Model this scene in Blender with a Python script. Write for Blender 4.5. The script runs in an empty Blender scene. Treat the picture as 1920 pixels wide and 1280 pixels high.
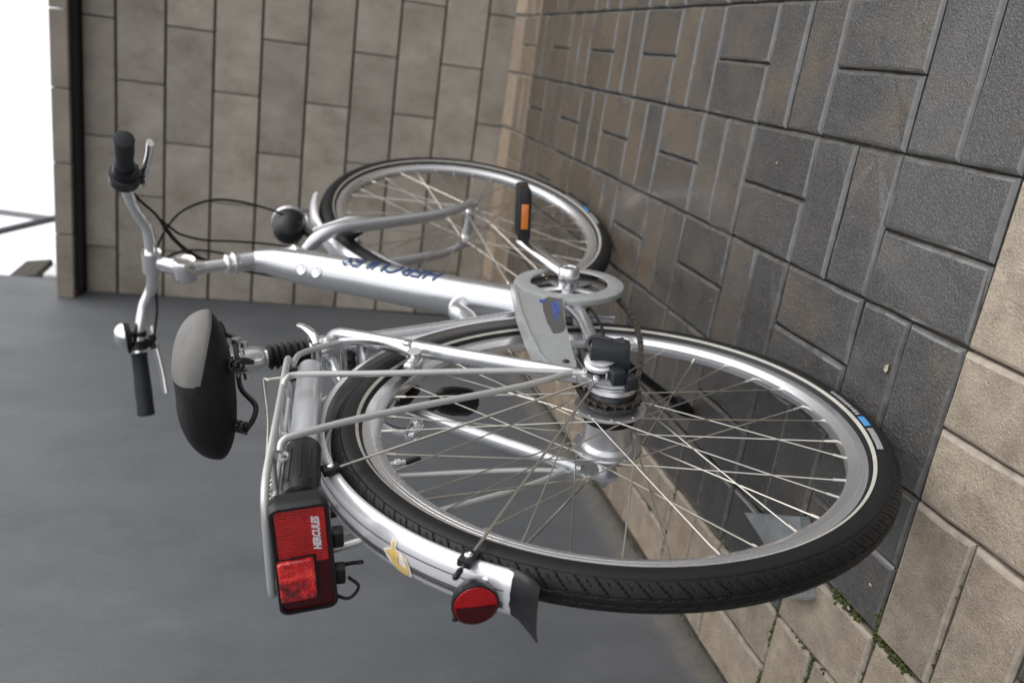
import bpy, bmesh, math, random
from mathutils import Vector, Matrix
random.seed(7)
rad = math.radians
S = bpy.context.scene
COL = S.collection

# ------------------------------------------------------------------ camera
cam_d = bpy.data.cameras.new('camera')
cam_d.sensor_width = 36.0
cam_d.sensor_fit = 'HORIZONTAL'
cam_d.lens = 1602.46 / 1920 * 36.0
cam_d.clip_start = 0.02
cam_d.clip_end = 500
cam = bpy.data.objects.new('camera', cam_d)
COL.objects.link(cam)
CR = (-0.22256909, -0.13618241, -0.96535867)     # picture right in world
CD = (-0.33459034, 0.94072407, -0.05556547)      # picture down
CF = (0.91570317, 0.31063253, -0.25494142)       # looking direction
CP = (-0.7957352, -0.0467644, 0.7677698)
cam.matrix_world = Matrix(((CR[0], -CD[0], -CF[0], CP[0]),
                           (CR[1], -CD[1], -CF[1], CP[1]),
                           (CR[2], -CD[2], -CF[2], CP[2]),
                           (0, 0, 0, 1)))
cam_d.dof.use_dof = True
cam_d.dof.focus_distance = 1.02
cam_d.dof.aperture_fstop = 4.5
S.camera = cam

# ------------------------------------------------------------------ sky, sun, exposure
SUN_DIR = Vector((0.25, -0.75, 0.95)).normalized()
W = bpy.data.worlds.new('World')
S.world = W
W.use_nodes = True
wn = W.node_tree
wn.nodes.clear()
sky = wn.nodes.new('ShaderNodeTexSky')
sky.sky_type = 'NISHITA'
sky.sun_disc = False
sky.sun_elevation = math.asin(SUN_DIR.z)
sky.sun_rotation = math.atan2(SUN_DIR.x, SUN_DIR.y)
sky.air_density = 1.0
sky.dust_density = 4.0
sky.ozone_density = 1.0
hs = wn.nodes.new('ShaderNodeHueSaturation')
hs.inputs['Saturation'].default_value = 0.16
bg = wn.nodes.new('ShaderNodeBackground')
bg.inputs['Strength'].default_value = 0.15
wo = wn.nodes.new('ShaderNodeOutputWorld')
wn.links.new(sky.outputs[0], hs.inputs['Color'])
ov = wn.nodes.new('ShaderNodeMix')           # even overcast layer
ov.data_type = 'RGBA'
ov.inputs['Factor'].default_value = 0.7
ov.inputs['B'].default_value = (9.0, 9.15, 9.4, 1)
wn.links.new(hs.outputs[0], ov.inputs['A'])
wn.links.new(ov.outputs['Result'], bg.inputs['Color'])
wn.links.new(bg.outputs[0], wo.inputs['Surface'])

sun_d = bpy.data.lights.new('sun', 'SUN')
sun_d.energy = 1.0
sun_d.angle = rad(60)
sun_d.color = (1.0, 0.97, 0.93)
sun = bpy.data.objects.new('sun', sun_d)
sun.rotation_euler = (-SUN_DIR).to_track_quat('-Z', 'Y').to_euler()
sun.location = (-3, -4, 6)
COL.objects.link(sun)

S.render.engine = 'CYCLES'
S.view_settings.view_transform = 'Standard'
S.view_settings.look = 'None'
S.view_settings.gamma = 1
S.view_settings.exposure = 0.34

# ------------------------------------------------------------------ materials
MATS = {}


def new_mat(name):
    m = bpy.data.materials.new(name)
    m.use_nodes = True
    nt = m.node_tree
    return m, nt, nt.nodes['Principled BSDF']


def N(nt, kind, **kw):
    n = nt.nodes.new(kind)
    for k, v in kw.items():
        if k in n.inputs.keys():
            n.inputs[k].default_value = v
        else:
            setattr(n, k, v)
    return n


def ramp(nt, stops):
    r = nt.nodes.new('ShaderNodeValToRGB')
    el = r.color_ramp.elements
    while len(el) < len(stops):
        el.new(0.5)
    for e, (p, c) in zip(el, stops):
        e.position = p
        e.color = c if len(c) == 4 else (*c, 1)
    return r


def g(v):
    return (v, v, v, 1)


def simple(name, col, rough=0.5, metal=0.0, noise=0.0, nscale=60, bump=0.0, bscale=300, coat=0.0, spec=None, rvar=0.0):
    """principled material with a little procedural colour and gloss variation"""
    m, nt, b = new_mat(name)
    b.inputs['Roughness'].default_value = rough
    b.inputs['Metallic'].default_value = metal
    if coat:
        b.inputs['Coat Weight'].default_value = coat
        b.inputs['Coat Roughness'].default_value = 0.08
    if spec is not None:
        b.inputs['Specular IOR Level'].default_value = spec
    tc = N(nt, 'ShaderNodeTexCoord')
    nz = N(nt, 'ShaderNodeTexNoise', Scale=nscale, Detail=5.0, Roughness=0.6)
    nt.links.new(tc.outputs['Object'], nz.inputs['Vector'])
    c0 = tuple(max(0, c * (1 - noise)) for c in col)
    c1 = tuple(min(1, c * (1 + noise)) for c in col)
    r = ramp(nt, [(0.3, c0), (0.7, c1)])
    nt.links.new(nz.outputs['Fac'], r.inputs['Fac'])
    nt.links.new(r.outputs['Color'], b.inputs['Base Color'])
    if rvar:
        mr = N(nt, 'ShaderNodeMapRange')
        mr.inputs['To Min'].default_value = max(0.02, rough - rvar)
        mr.inputs['To Max'].default_value = min(1, rough + rvar)
        nt.links.new(nz.outputs['Fac'], mr.inputs['Value'])
        nt.links.new(mr.outputs['Result'], b.inputs['Roughness'])
    if bump:
        n2 = N(nt, 'ShaderNodeTexNoise', Scale=bscale, Detail=3.0)
        nt.links.new(tc.outputs['Object'], n2.inputs['Vector'])
        bp = N(nt, 'ShaderNodeBump', Strength=bump, Distance=0.002)
        nt.links.new(n2.outputs['Fac'], bp.inputs['Height'])
        nt.links.new(bp.outputs['Normal'], b.inputs['Normal'])
    MATS[name] = m
    return m


frame_silver = simple('frame_silver', (0.64, 0.65, 0.67), 0.28, 0.88, 0.03, 30, coat=0.15, rvar=0.04)
fork_silver = simple('fork_silver', (0.55, 0.56, 0.58), 0.28, 0.8, 0.03, 20, coat=0.3)
rim_alu = simple('rim_aluminium', (0.76, 0.76, 0.78), 0.27, 0.9, 0.02, 12, rvar=0.02)
bright_alu = simple('bright_aluminium', (0.86, 0.86, 0.87), 0.20, 0.95, 0.02, 30, rvar=0.03)
hub_alu = simple('hub_aluminium', (0.58, 0.58, 0.60), 0.33, 0.85, 0.05, 30, rvar=0.04)
steel = simple('spoke_steel', (0.57, 0.54, 0.49), 0.28, 1.0, 0.12, 30)
rack_paint = simple('rack_grey_paint', (0.47, 0.475, 0.465), 0.33, 0.4, 0.05, 50, coat=0.2)
pump_silver = simple('pump_silver', (0.62, 0.63, 0.66), 0.35, 0.4, 0.03, 30, coat=0.2)
fender_silver = simple('fender_silver', (0.82, 0.82, 0.85), 0.26, 0.45, 0.02, 25, coat=0.3, rvar=0.02)
guard_grey = simple('guard_grey_plastic', (0.345, 0.358, 0.36), 0.40, 0.3, 0.08, 90, rvar=0.12)
panel_brown = simple('guard_panel', (0.085, 0.078, 0.072), 0.42, 0.1, 0.05, 60)
black_plastic = simple('black_plastic', (0.012, 0.012, 0.014), 0.38, 0, 0.2, 60, bump=0.08, bscale=900, spec=0.35)
dark_plastic = simple('dark_grey_plastic', (0.017, 0.020, 0.024), 0.42, 0, 0.1, 60, spec=0.35)
tyre_rubber = simple('tyre_rubber', (0.009, 0.009, 0.010), 0.50, 0, 0.2, 80, bump=0.12, bscale=700, spec=0.28)
black_rubber = simple('black_rubber', (0.010, 0.010, 0.011), 0.62, 0, 0.2, 80, bump=0.15, bscale=600, spec=0.3)
grip_rubber = simple('grip_rubber', (0.020, 0.023, 0.027), 0.55, 0, 0.2, 60, bump=0.3, bscale=400, spec=0.3)
stripe_cream = simple('reflective_stripe', (0.42, 0.40, 0.36), 0.5, 0, 0.12, 60)
navy = simple('navy_print', (0.016, 0.045, 0.14), 0.4, 0, 0.05)
print_blue = simple('blue_print', (0.035, 0.075, 0.32), 0.5, 0, 0.1)
tyre_blue = simple('tyre_blue_mark', (0.05, 0.25, 0.52), 0.6, 0, 0.1)
tyre_white = simple('tyre_white_print', (0.27, 0.27, 0.27), 0.7, 0, 0.5, 500)
print_black = simple('black_print', (0.012, 0.012, 0.014), 0.4)
print_grey = simple('grey_print', (0.30, 0.30, 0.32), 0.5)
sticker_white = simple('sticker_white', (0.80, 0.76, 0.70), 0.5, 0, 0.05)
sticker_yellow = simple('sticker_yellow', (0.72, 0.50, 0.16), 0.5, 0, 0.18, 150)
white_print = simple('white_print', (0.72, 0.66, 0.70), 0.5)
chain_steel = simple('chain_steel', (0.16, 0.14, 0.12), 0.42, 0.9, 0.5, 200)
dark_steel = simple('dark_steel', (0.05, 0.05, 0.052), 0.40, 0.8, 0.3, 90)
saddle_grey = simple('saddle_grey_cover', (0.155, 0.151, 0.143), 0.62, 0, 0.10, 40, bump=0.3, bscale=500, spec=0.3)
saddle_black = simple('saddle_black_cover', (0.010, 0.010, 0.011), 0.58, 0, 0.3, 40, bump=0.35, bscale=500, spec=0.25)
galv = simple('galvanised_steel', (0.36, 0.385, 0.39), 0.40, 0.6, 0.18, 40, rvar=0.1)
orange = simple('orange_reflector', (0.62, 0.17, 0.015), 0.25, 0, 0.1, 200, coat=0.5)
reflector_red = simple('red_reflector', (0.40, 0.001, 0.004), 0.30, 0, 0.45, 700, coat=0.25, bump=0.35, bscale=900)
dark_red = simple('dark_red_lens', (0.050, 0.002, 0.004), 0.22, 0, 0.1, 100, coat=0.3, spec=0.3)
chrome = simple('chrome', (0.80, 0.80, 0.80), 0.10, 1.0, 0.02)

# red ribbed reflector of the tail lamp
m, nt, b = new_mat('red_ribbed_lens')
tc = N(nt, 'ShaderNodeTexCoord')
wv = N(nt, 'ShaderNodeTexWave', Scale=115.0, Distortion=0.9, Detail=1.0)
wv.bands_direction = 'Y'
wv.inputs['Detail Scale'].default_value = 3.0
nt.links.new(tc.outputs['Object'], wv.inputs['Vector'])
nz = N(nt, 'ShaderNodeTexNoise', Scale=45.0, Detail=2.0)
nt.links.new(tc.outputs['Object'], nz.inputs['Vector'])
mx = N(nt, 'ShaderNodeMath', operation='MULTIPLY')
nt.links.new(wv.outputs['Fac'], mx.inputs[0])
nt.links.new(nz.outputs['Fac'], mx.inputs[1])
r = ramp(nt, [(0.02, (0.20, 0.000, 0.002)), (0.30, (0.42, 0.001, 0.003)), (0.55, (0.75, 0.010, 0.006))])
nt.links.new(mx.outputs[0], r.inputs['Fac'])
nt.links.new(r.outputs[0], b.inputs['Base Color'])
b.inputs['Roughness'].default_value = 0.25
b.inputs['Coat Weight'].default_value = 0.2
bp = N(nt, 'ShaderNodeBump', Strength=0.6, Distance=0.001)
nt.links.new(wv.outputs['Fac'], bp.inputs['Height'])
nt.links.new(bp.outputs['Normal'], b.inputs['Normal'])
ribbed_red = m

# clear red lamp window
m, nt, b = new_mat('clear_red_window')
tc = N(nt, 'ShaderNodeTexCoord')
vo = N(nt, 'ShaderNodeTexVoronoi', Scale=380.0)
nt.links.new(tc.outputs['Object'], vo.inputs['Vector'])
nz = N(nt, 'ShaderNodeTexNoise', Scale=38.0, Detail=4.0, Distortion=1.0)
nt.links.new(tc.outputs['Object'], nz.inputs['Vector'])
r = ramp(nt, [(0.36, (0.10, 0.000, 0.002)), (0.47, (0.60, 0.003, 0.006)), (0.60, (1.0, 0.05, 0.045))])
nt.links.new(nz.outputs['Fac'], r.inputs['Fac'])
nt.links.new(r.outputs[0], b.inputs['Base Color'])
b.inputs['Roughness'].default_value = 0.12
b.inputs['Coat Weight'].default_value = 1.0
bp = N(nt, 'ShaderNodeBump', Strength=0.7, Distance=0.0015)
nt.links.new(vo.outputs['Distance'], bp.inputs['Height'])
nt.links.new(bp.outputs['Normal'], b.inputs['Normal'])
lamp_red = m


def paver_mat(name, base, base2, stain, stain_amt, rough_lo, rough_hi, bump):
    m, nt, b = new_mat(name)
    geo = N(nt, 'ShaderNodeNewGeometry')
    oi = N(nt, 'ShaderNodeObjectInfo')
    mul = N(nt, 'ShaderNodeVectorMath', operation='SCALE')
    mul.inputs['Scale'].default_value = 17.0
    cx = N(nt, 'ShaderNodeCombineXYZ')
    nt.links.new(oi.outputs['Random'], cx.inputs[0])
    nt.links.new(oi.outputs['Random'], cx.inputs[2])
    nt.links.new(cx.outputs[0], mul.inputs[0])
    add = N(nt, 'ShaderNodeVectorMath', operation='ADD')
    nt.links.new(geo.outputs['Position'], add.inputs[0])
    nt.links.new(mul.outputs[0], add.inputs[1])
    big = N(nt, 'ShaderNodeTexNoise', Scale=6.0, Detail=4.0, Roughness=0.6)
    nt.links.new(geo.outputs['Position'], big.inputs['Vector'])
    med = N(nt, 'ShaderNodeTexNoise', Scale=26.0, Detail=6.0, Roughness=0.65)
    nt.links.new(add.outputs[0], med.inputs['Vector'])
    fine = N(nt, 'ShaderNodeTexNoise', Scale=420.0, Detail=4.0, Roughness=0.7)
    nt.links.new(add.outputs[0], fine.inputs['Vector'])
    r1 = ramp(nt, [(0.32, base), (0.68, base2)])
    nt.links.new(med.outputs['Fac'], r1.inputs['Fac'])
    # rusty brown staining
    sm = N(nt, 'ShaderNodeMath', operation='ADD')
    nt.links.new(big.outputs['Fac'], sm.inputs[0])
    rs = N(nt, 'ShaderNodeMath', operation='MULTIPLY')
    nt.links.new(oi.outputs['Random'], rs.inputs[0])
    rs.inputs[1].default_value = 0.11
    # the far stones are drier and rustier than those by the edge band
    sep = N(nt, 'ShaderNodeSeparateXYZ')
    nt.links.new(geo.outputs['Position'], sep.inputs[0])
    dry = N(nt, 'ShaderNodeMapRange')
    dry.inputs['From Min'].default_value = 0.35
    dry.inputs['From Max'].default_value = 1.5
    dry.inputs['To Min'].default_value = -0.10
    dry.inputs['To Max'].default_value = 0.24
    nt.links.new(sep.outputs['X'], dry.inputs['Value'])
    s3 = N(nt, 'ShaderNodeMath', operation='ADD')
    nt.links.new(rs.outputs[0], s3.inputs[0])
    nt.links.new(dry.outputs[0], s3.inputs[1])
    nt.links.new(s3.outputs[0], sm.inputs[1])
    r2 = ramp(nt, [(0.48, g(0)), (0.80, g(stain_amt))])
    nt.links.new(sm.outputs[0], r2.inputs['Fac'])
    mix = N(nt, 'ShaderNodeMix', data_type='RGBA')
    nt.links.new(r2.outputs[0], mix.inputs['Factor'])
    nt.links.new(r1.outputs[0], mix.inputs['A'])
    mix.inputs['B'].default_value = (*stain, 1)
    # grain
    r3 = ramp(nt, [(0.3, g(0.72)), (0.7, g(1.25))])
    nt.links.new(fine.outputs['Fac'], r3.inputs['Fac'])
    mm = N(nt, 'ShaderNodeMix', data_type='RGBA', blend_type='MULTIPLY')
    mm.inputs['Factor'].default_value = 1.0
    nt.links.new(mix.outputs['Result'], mm.inputs['A'])
    nt.links.new(r3.outputs[0], mm.inputs['B'])
    # brightness per piece
    hv = N(nt, 'ShaderNodeHueSaturation')
    mr = N(nt, 'ShaderNodeMapRange')
    mr.inputs['To Min'].default_value = 0.82
    mr.inputs['To Max'].default_value = 1.18
    nt.links.new(oi.outputs['Random'], mr.inputs['Value'])
    nt.links.new(mr.outputs[0], hv.inputs['Value'])
    nt.links.new(mm.outputs['Result'], hv.inputs['Color'])
    nt.links.new(hv.outputs[0], b.inputs['Base Color'])
    # damp sheen varies
    mr2 = N(nt, 'ShaderNodeMapRange')
    mr2.inputs['From Min'].default_value = 0.3
    mr2.inputs['From Max'].default_value = 0.7
    mr2.inputs['To Min'].default_value = rough_lo
    mr2.inputs['To Max'].default_value = rough_hi
    nt.links.new(big.outputs['Fac'], mr2.inputs['Value'])
    nt.links.new(mr2.outputs[0], b.inputs['Roughness'])
    b.inputs['Coat Weight'].default_value = 0.85 if rough_lo < 0.3 else 0.15
    b.inputs['Coat Roughness'].default_value = 0.18
    b.inputs['Coat IOR'].default_value = 1.36
    # pebbled leather relief
    wr = N(nt, 'ShaderNodeTexNoise', Scale=210.0, Detail=2.0, Roughness=0.45, Distortion=1.4)
    nt.links.new(add.outputs[0], wr.inputs['Vector'])
    b1 = N(nt, 'ShaderNodeBump', Strength=bump, Distance=0.0030)
    nt.links.new(wr.outputs['Fac'], b1.inputs['Height'])
    b2 = N(nt, 'ShaderNodeBump', Strength=0.25, Distance=0.001)
    nt.links.new(fine.outputs['Fac'], b2.inputs['Height'])
    nt.links.new(b1.outputs['Normal'], b2.inputs['Normal'])
    nt.links.new(b2.outputs['Normal'], b.inputs['Normal'])
    return m


mat_dark = paver_mat('dark_paver', (0.042, 0.041, 0.041), (0.066, 0.063, 0.061), (0.120, 0.087, 0.058), 0.8, 0.20, 0.38, 0.9)
mat_tan = paver_mat('tan_paver', (0.215, 0.176, 0.132), (0.36, 0.300, 0.230), (0.26, 0.185, 0.12), 0.5, 0.42, 0.68, 0.75)
chamfer_dark = simple('dark_paver_edge', (0.092, 0.089, 0.086), 0.21, 0, 0.35, 45, bump=0.2, bscale=160, coat=0.9, rvar=0.06)
chamfer_tan = simple('tan_paver_edge', (0.31, 0.265, 0.215), 0.5, 0, 0.3, 45, bump=0.3, bscale=160)
mat_edge = paver_mat('pale_edge_stone', (0.40, 0.32, 0.25), (0.52, 0.43, 0.34), (0.42, 0.28, 0.16), 0.3, 0.55, 0.8, 0.4)


def masonry(name, c0, c1, dirt):
    m, nt, b = new_mat(name)
    geo = N(nt, 'ShaderNodeNewGeometry')
    oi = N(nt, 'ShaderNodeObjectInfo')
    mp = N(nt, 'ShaderNodeMapping')
    mp.inputs['Scale'].default_value = (1, 1.2, 0.95)
    nt.links.new(geo.outputs['Position'], mp.inputs['Vector'])
    ad = N(nt, 'ShaderNodeVectorMath', operation='ADD')
    cb = N(nt, 'ShaderNodeCombineXYZ')
    m9 = N(nt, 'ShaderNodeMath', operation='MULTIPLY')
    m9.inputs[1].default_value = 9.0
    nt.links.new(oi.outputs['Random'], m9.inputs[0])
    nt.links.new(m9.outputs[0], cb.inputs[1])
    nt.links.new(mp.outputs[0], ad.inputs[0])
    nt.links.new(cb.outputs[0], ad.inputs[1])
    a = N(nt, 'ShaderNodeTexNoise', Scale=6.0, Detail=6.0, Roughness=0.68)
    nt.links.new(ad.outputs[0], a.inputs['Vector'])
    f = N(nt, 'ShaderNodeTexNoise', Scale=330.0, Detail=3.0, Roughness=0.7)
    nt.links.new(geo.outputs['Position'], f.inputs['Vector'])
    r = ramp(nt, [(0.25, dirt), (0.45, c0), (0.72, c1)])
    nt.links.new(a.outputs['Fac'], r.inputs['Fac'])
    r3 = ramp(nt, [(0.3, g(0.82)), (0.7, g(1.15))])
    nt.links.new(f.outputs['Fac'], r3.inputs['Fac'])
    mm = N(nt, 'ShaderNodeMix', data_type='RGBA', blend_type='MULTIPLY')
    mm.inputs['Factor'].default_value = 1.0
    nt.links.new(r.outputs[0], mm.inputs['A'])
    nt.links.new(r3.outputs[0], mm.inputs['B'])
    hv = N(nt, 'ShaderNodeHueSaturation')
    mr = N(nt, 'ShaderNodeMapRange')
    mr.inputs['To Min'].default_value = 0.88
    mr.inputs['To Max'].default_value = 1.10
    nt.links.new(oi.outputs['Random'], mr.inputs['Value'])
    nt.links.new(mr.outputs[0], hv.inputs['Value'])
    nt.links.new(mm.outputs['Result'], hv.inputs['Color'])
    nt.links.new(hv.outputs[0], b.inputs['Base Color'])
    b.inputs['Roughness'].default_value = 0.85
    bp = N(nt, 'ShaderNodeBump', Strength=0.5, Distance=0.002)
    nt.links.new(f.outputs['Fac'], bp.inputs['Height'])
    nt.links.new(bp.outputs['Normal'], b.inputs['Normal'])
    return m


mat_block = masonry('concrete_block', (0.335, 0.298, 0.252), (0.455, 0.412, 0.355), (0.215, 0.186, 0.150))
mat_coping = masonry('coping_slab', (0.27, 0.235, 0.195), (0.34, 0.30, 0.25), (0.16, 0.14, 0.10))
mat_gap_shade = simple('gap_shade', (0.012, 0.012, 0.014), 0.8, 0, 0.2)  # near-black colour standing in for the shade under the coping
mat_core = simple('dark_mortar', (0.085, 0.070, 0.052), 0.95, 0, 0.3, 60, bump=0.4, bscale=200)

# painted grey render
m, nt, b = new_mat('grey_render_paint')
geo = N(nt, 'ShaderNodeNewGeometry')
a = N(nt, 'ShaderNodeTexNoise', Scale=3.2, Detail=7.0, Roughness=0.66)
nt.links.new(geo.outputs['Position'], a.inputs['Vector'])
mp = N(nt, 'ShaderNodeMapping')
mp.inputs['Scale'].default_value = (4.5, 4.5, 2.4)
nt.links.new(geo.outputs['Position'], mp.inputs['Vector'])
c = N(nt, 'ShaderNodeTexNoise', Scale=1.4, Detail=5.0, Roughness=0.65)
nt.links.new(mp.outputs[0], c.inputs['Vector'])
f = N(nt, 'ShaderNodeTexNoise', Scale=420.0, Detail=3.0)
nt.links.new(geo.outputs['Position'], f.inputs['Vector'])
mm = N(nt, 'ShaderNodeMath', operation='ADD')
nt.links.new(a.outputs['Fac'], mm.inputs[0])
nt.links.new(c.outputs['Fac'], mm.inputs[1])
r = ramp(nt, [(0.38, (0.092, 0.098, 0.107)), (0.46, (0.108, 0.114, 0.123)), (0.54, (0.117, 0.123, 0.132)), (0.64, (0.136, 0.141, 0.150))])
hf = N(nt, 'ShaderNodeMath', operation='MULTIPLY')
hf.inputs[1].default_value = 0.5
nt.links.new(mm.outputs[0], hf.inputs[0])
nt.links.new(hf.outputs[0], r.inputs['Fac'])
r3 = ramp(nt, [(0.3, g(0.90)), (0.7, g(1.08))])
nt.links.new(f.outputs['Fac'], r3.inputs['Fac'])
m2 = N(nt, 'ShaderNodeMix', data_type='RGBA', blend_type='MULTIPLY')
m2.inputs['Factor'].default_value = 1.0
nt.links.new(r.outputs[0], m2.inputs['A'])
nt.links.new(r3.outputs[0], m2.inputs['B'])
sz = N(nt, 'ShaderNodeSeparateXYZ')
nt.links.new(geo.outputs['Position'], sz.inputs[0])
dz_ = N(nt, 'ShaderNodeMath', operation='MULTIPLY_ADD')
dz_.inputs[1].default_value = -4.5
dz_.inputs[2].default_value = 0.30
nt.links.new(sz.outputs['Z'], dz_.inputs[0])
dn = N(nt, 'ShaderNodeTexNoise', Scale=38.0, Detail=6.0, Roughness=0.7)
nt.links.new(geo.outputs['Position'], dn.inputs['Vector'])
da_ = N(nt, 'ShaderNodeMath', operation='ADD')
nt.links.new(dz_.outputs[0], da_.inputs[0])
nt.links.new(dn.outputs['Fac'], da_.inputs[1])
dr = ramp(nt, [(0.50, g(0)), (0.85, g(0.7))])
nt.links.new(da_.outputs[0], dr.inputs['Fac'])
m4 = N(nt, 'ShaderNodeMix', data_type='RGBA')
nt.links.new(dr.outputs[0], m4.inputs['Factor'])
nt.links.new(m2.outputs['Result'], m4.inputs['A'])
m4.inputs['B'].default_value = (0.20, 0.175, 0.14, 1)
nt.links.new(m4.outputs['Result'], b.inputs['Base Color'])
b.inputs['Roughness'].default_value = 0.62
bp = N(nt, 'ShaderNodeBump', Strength=0.35, Distance=0.0012)
nt.links.new(f.outputs['Fac'], bp.inputs['Height'])
b3 = N(nt, 'ShaderNodeBump', Strength=0.4, Distance=0.01)
nt.links.new(c.outputs['Fac'], b3.inputs['Height'])
nt.links.new(bp.outputs['Normal'], b3.inputs['Normal'])
nt.links.new(b3.outputs['Normal'], b.inputs['Normal'])
mat_render = m

mat_sand = simple('joint_sand', (0.050, 0.043, 0.034), 0.9, 0, 0.5, 40, bump=0.6, bscale=400)
mat_yard = simple('yard_concrete', (0.15, 0.14, 0.125), 0.85, 0, 0.3, 6, bump=0.3, bscale=120)
mat_moss = simple('moss', (0.055, 0.066, 0.016), 0.9, 0, 0.6, 200)
mat_leaf = simple('dry_leaf', (0.36, 0.31, 0.24), 0.8, 0, 0.3, 80)
mat_grit = simple('grit', (0.22, 0.18, 0.13), 0.9, 0, 0.5, 300)
mat_wood = simple('weathered_wood', (0.045, 0.04, 0.028), 0.85, 0, 0.4, 30, bump=0.3)
mat_darkpole = simple('dark_pole_paint', (0.045, 0.045, 0.05), 0.5, 0.2, 0.2)
mat_greypole = simple('grey_pole_paint', (0.26, 0.26, 0.27), 0.5, 0.2, 0.2)
mat_trim = simple('pale_trim', (0.7, 0.7, 0.72), 0.6, 0, 0.05)


# ------------------------------------------------------------------ mesh helpers
class MB:
    def __init__(self):
        self.v = []
        self.f = []

    def add(self, verts, faces):
        o = len(self.v)
        self.v += [tuple(p) for p in verts]
        self.f += [tuple(i + o for i in f) for f in faces]

    def box(self, c, s, M=None):
        hx, hy, hz = s[0] / 2, s[1] / 2, s[2] / 2
        vs = [Vector((x, y, z)) for x in (-hx, hx) for y in (-hy, hy) for z in (-hz, hz)]
        if M is not None:
            vs = [M @ v for v in vs]
        vs = [v + Vector(c) for v in vs]
        self.add(vs, [(0, 1, 3, 2), (4, 6, 7, 5), (0, 4, 5, 1), (2, 3, 7, 6), (0, 2, 6, 4), (1, 5, 7, 3)])

    def bbox(self, c, s, bev, M=None):
        """box with chamfered edges"""
        bm = bmesh.new()
        bmesh.ops.create_cube(bm, size=1)
        for v in bm.verts:
            v.co = Vector((v.co.x * s[0], v.co.y * s[1], v.co.z * s[2]))
        bmesh.ops.bevel(bm, geom=bm.edges[:], offset=bev, segments=2, affect='EDGES', profile=0.6)
        vs = []
        for v in bm.verts:
            p = v.co.copy()
            if M is not None:
                p = M @ p
            vs.append(p + Vector(c))
        bm.verts.index_update()
        fs = [tuple(v.index for v in f.verts) for f in bm.faces]
        bm.free()
        self.add(vs, fs)

    def tube(self, pts, r, n=12, cap=True, closed=False, flat=None, up=None):
        pts = [Vector(p) for p in pts]
        k = len(pts)
        rs = r if isinstance(r, (list, tuple)) else [r] * k
        tang = []
        for i in range(k):
            if closed:
                t = pts[(i + 1) % k] - pts[i - 1]
            else:
                t = pts[min(i + 1, k - 1)] - pts[max(i - 1, 0)]
            tang.append(t.normalized())
        u = Vector(up) if up else (Vector((0, 0, 1)) if abs(tang[0].z) < 0.9 else Vector((1, 0, 0)))
        u = (u - tang[0] * u.dot(tang[0])).normalized()
        vs = []
        for i in range(k):
            t = tang[i]
            u = (u - t * u.dot(t)).normalized()
            w = t.cross(u)
            fu, fw = (1, 1) if flat is None else flat
            for j in range(n):
                a = 2 * math.pi * j / n
                vs.append(pts[i] + (u * math.cos(a) * fu + w * math.sin(a) * fw) * rs[i])
        fs = []
        for i in range(k if closed else k - 1):
            i2 = (i + 1) % k
            for j in range(n):
                j2 = (j + 1) % n
                fs.append((i * n + j, i * n + j2, i2 * n + j2, i2 * n + j))
        if cap and not closed:
            fs.append(tuple(range(n - 1, -1, -1)))
            fs.append(tuple((k - 1) * n + j for j in range(n)))
        self.add(vs, fs)

    def lathe(self, prof, c=(0, 0, 0), axis=(0, 1, 0), n=48, closed=False):
        """prof: (along, radius) pairs turned about axis through c"""
        ax = Vector(axis).normalized()
        u = ax.orthogonal().normalized()
        w = ax.cross(u)
        c = Vector(c)
        k = len(prof)
        vs = []
        for (s, r) in prof:
            for j in range(n):
                a = 2 * math.pi * j / n
                vs.append(c + ax * s + (u * math.cos(a) + w * math.sin(a)) * r)
        fs = []
        for i in range(k if closed else k - 1):
            i2 = (i + 1) % k
            for j in range(n):
                j2 = (j + 1) % n
                fs.append((i * n + j, i2 * n + j, i2 * n + j2, i * n + j2))
        if not closed:
            if prof[0][1] > 1e-5:
                fs.append(tuple(range(n)))
            if prof[-1][1] > 1e-5:
                fs.append(tuple((k - 1) * n + j for j in range(n - 1, -1, -1)))
        self.add(vs, fs)

    def prism(self, poly, d0, d1, fn):
        """extrude polygon (a,b) between depths d0,d1; fn(a,b,d)->xyz"""
        n = len(poly)
        vs = [fn(a, b, d0) for a, b in poly] + [fn(a, b, d1) for a, b in poly]
        fs = [tuple(range(n)), tuple(range(2 * n - 1, n - 1, -1))]
        fs += [(i, n + i, n + (i + 1) % n, (i + 1) % n) for i in range(n)]
        self.add(vs, fs)

    def mesh(self, name, smooth=True, angle=40):
        me = bpy.data.meshes.new(name)
        me.from_pydata(self.v, [], self.f)
        bm = bmesh.new()
        bm.from_mesh(me)
        bmesh.ops.recalc_face_normals(bm, faces=bm.faces)
        bm.to_mesh(me)
        bm.free()
        if smooth:
            me.polygons.foreach_set('use_smooth', [True] * len(me.polygons))
            me.set_sharp_from_angle(angle=rad(angle))
        me.update()
        return me

    def build(self, name, mat, parent=None, smooth=True, angle=40, M=None):
        me = self.mesh(name, smooth, angle)
        me.materials.append(mat)
        return link(name, me, parent, M)


def link(name, data, parent=None, M=None):
    o = bpy.data.objects.new(name, data)
    COL.objects.link(o)
    if parent:
        o.parent = parent
    if M is not None:
        o.matrix_local = M
    return o


def tag(o, label, cat, group=None):
    o['label'] = label
    o['category'] = cat
    if group:
        o['group'] = group
    return o


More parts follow.
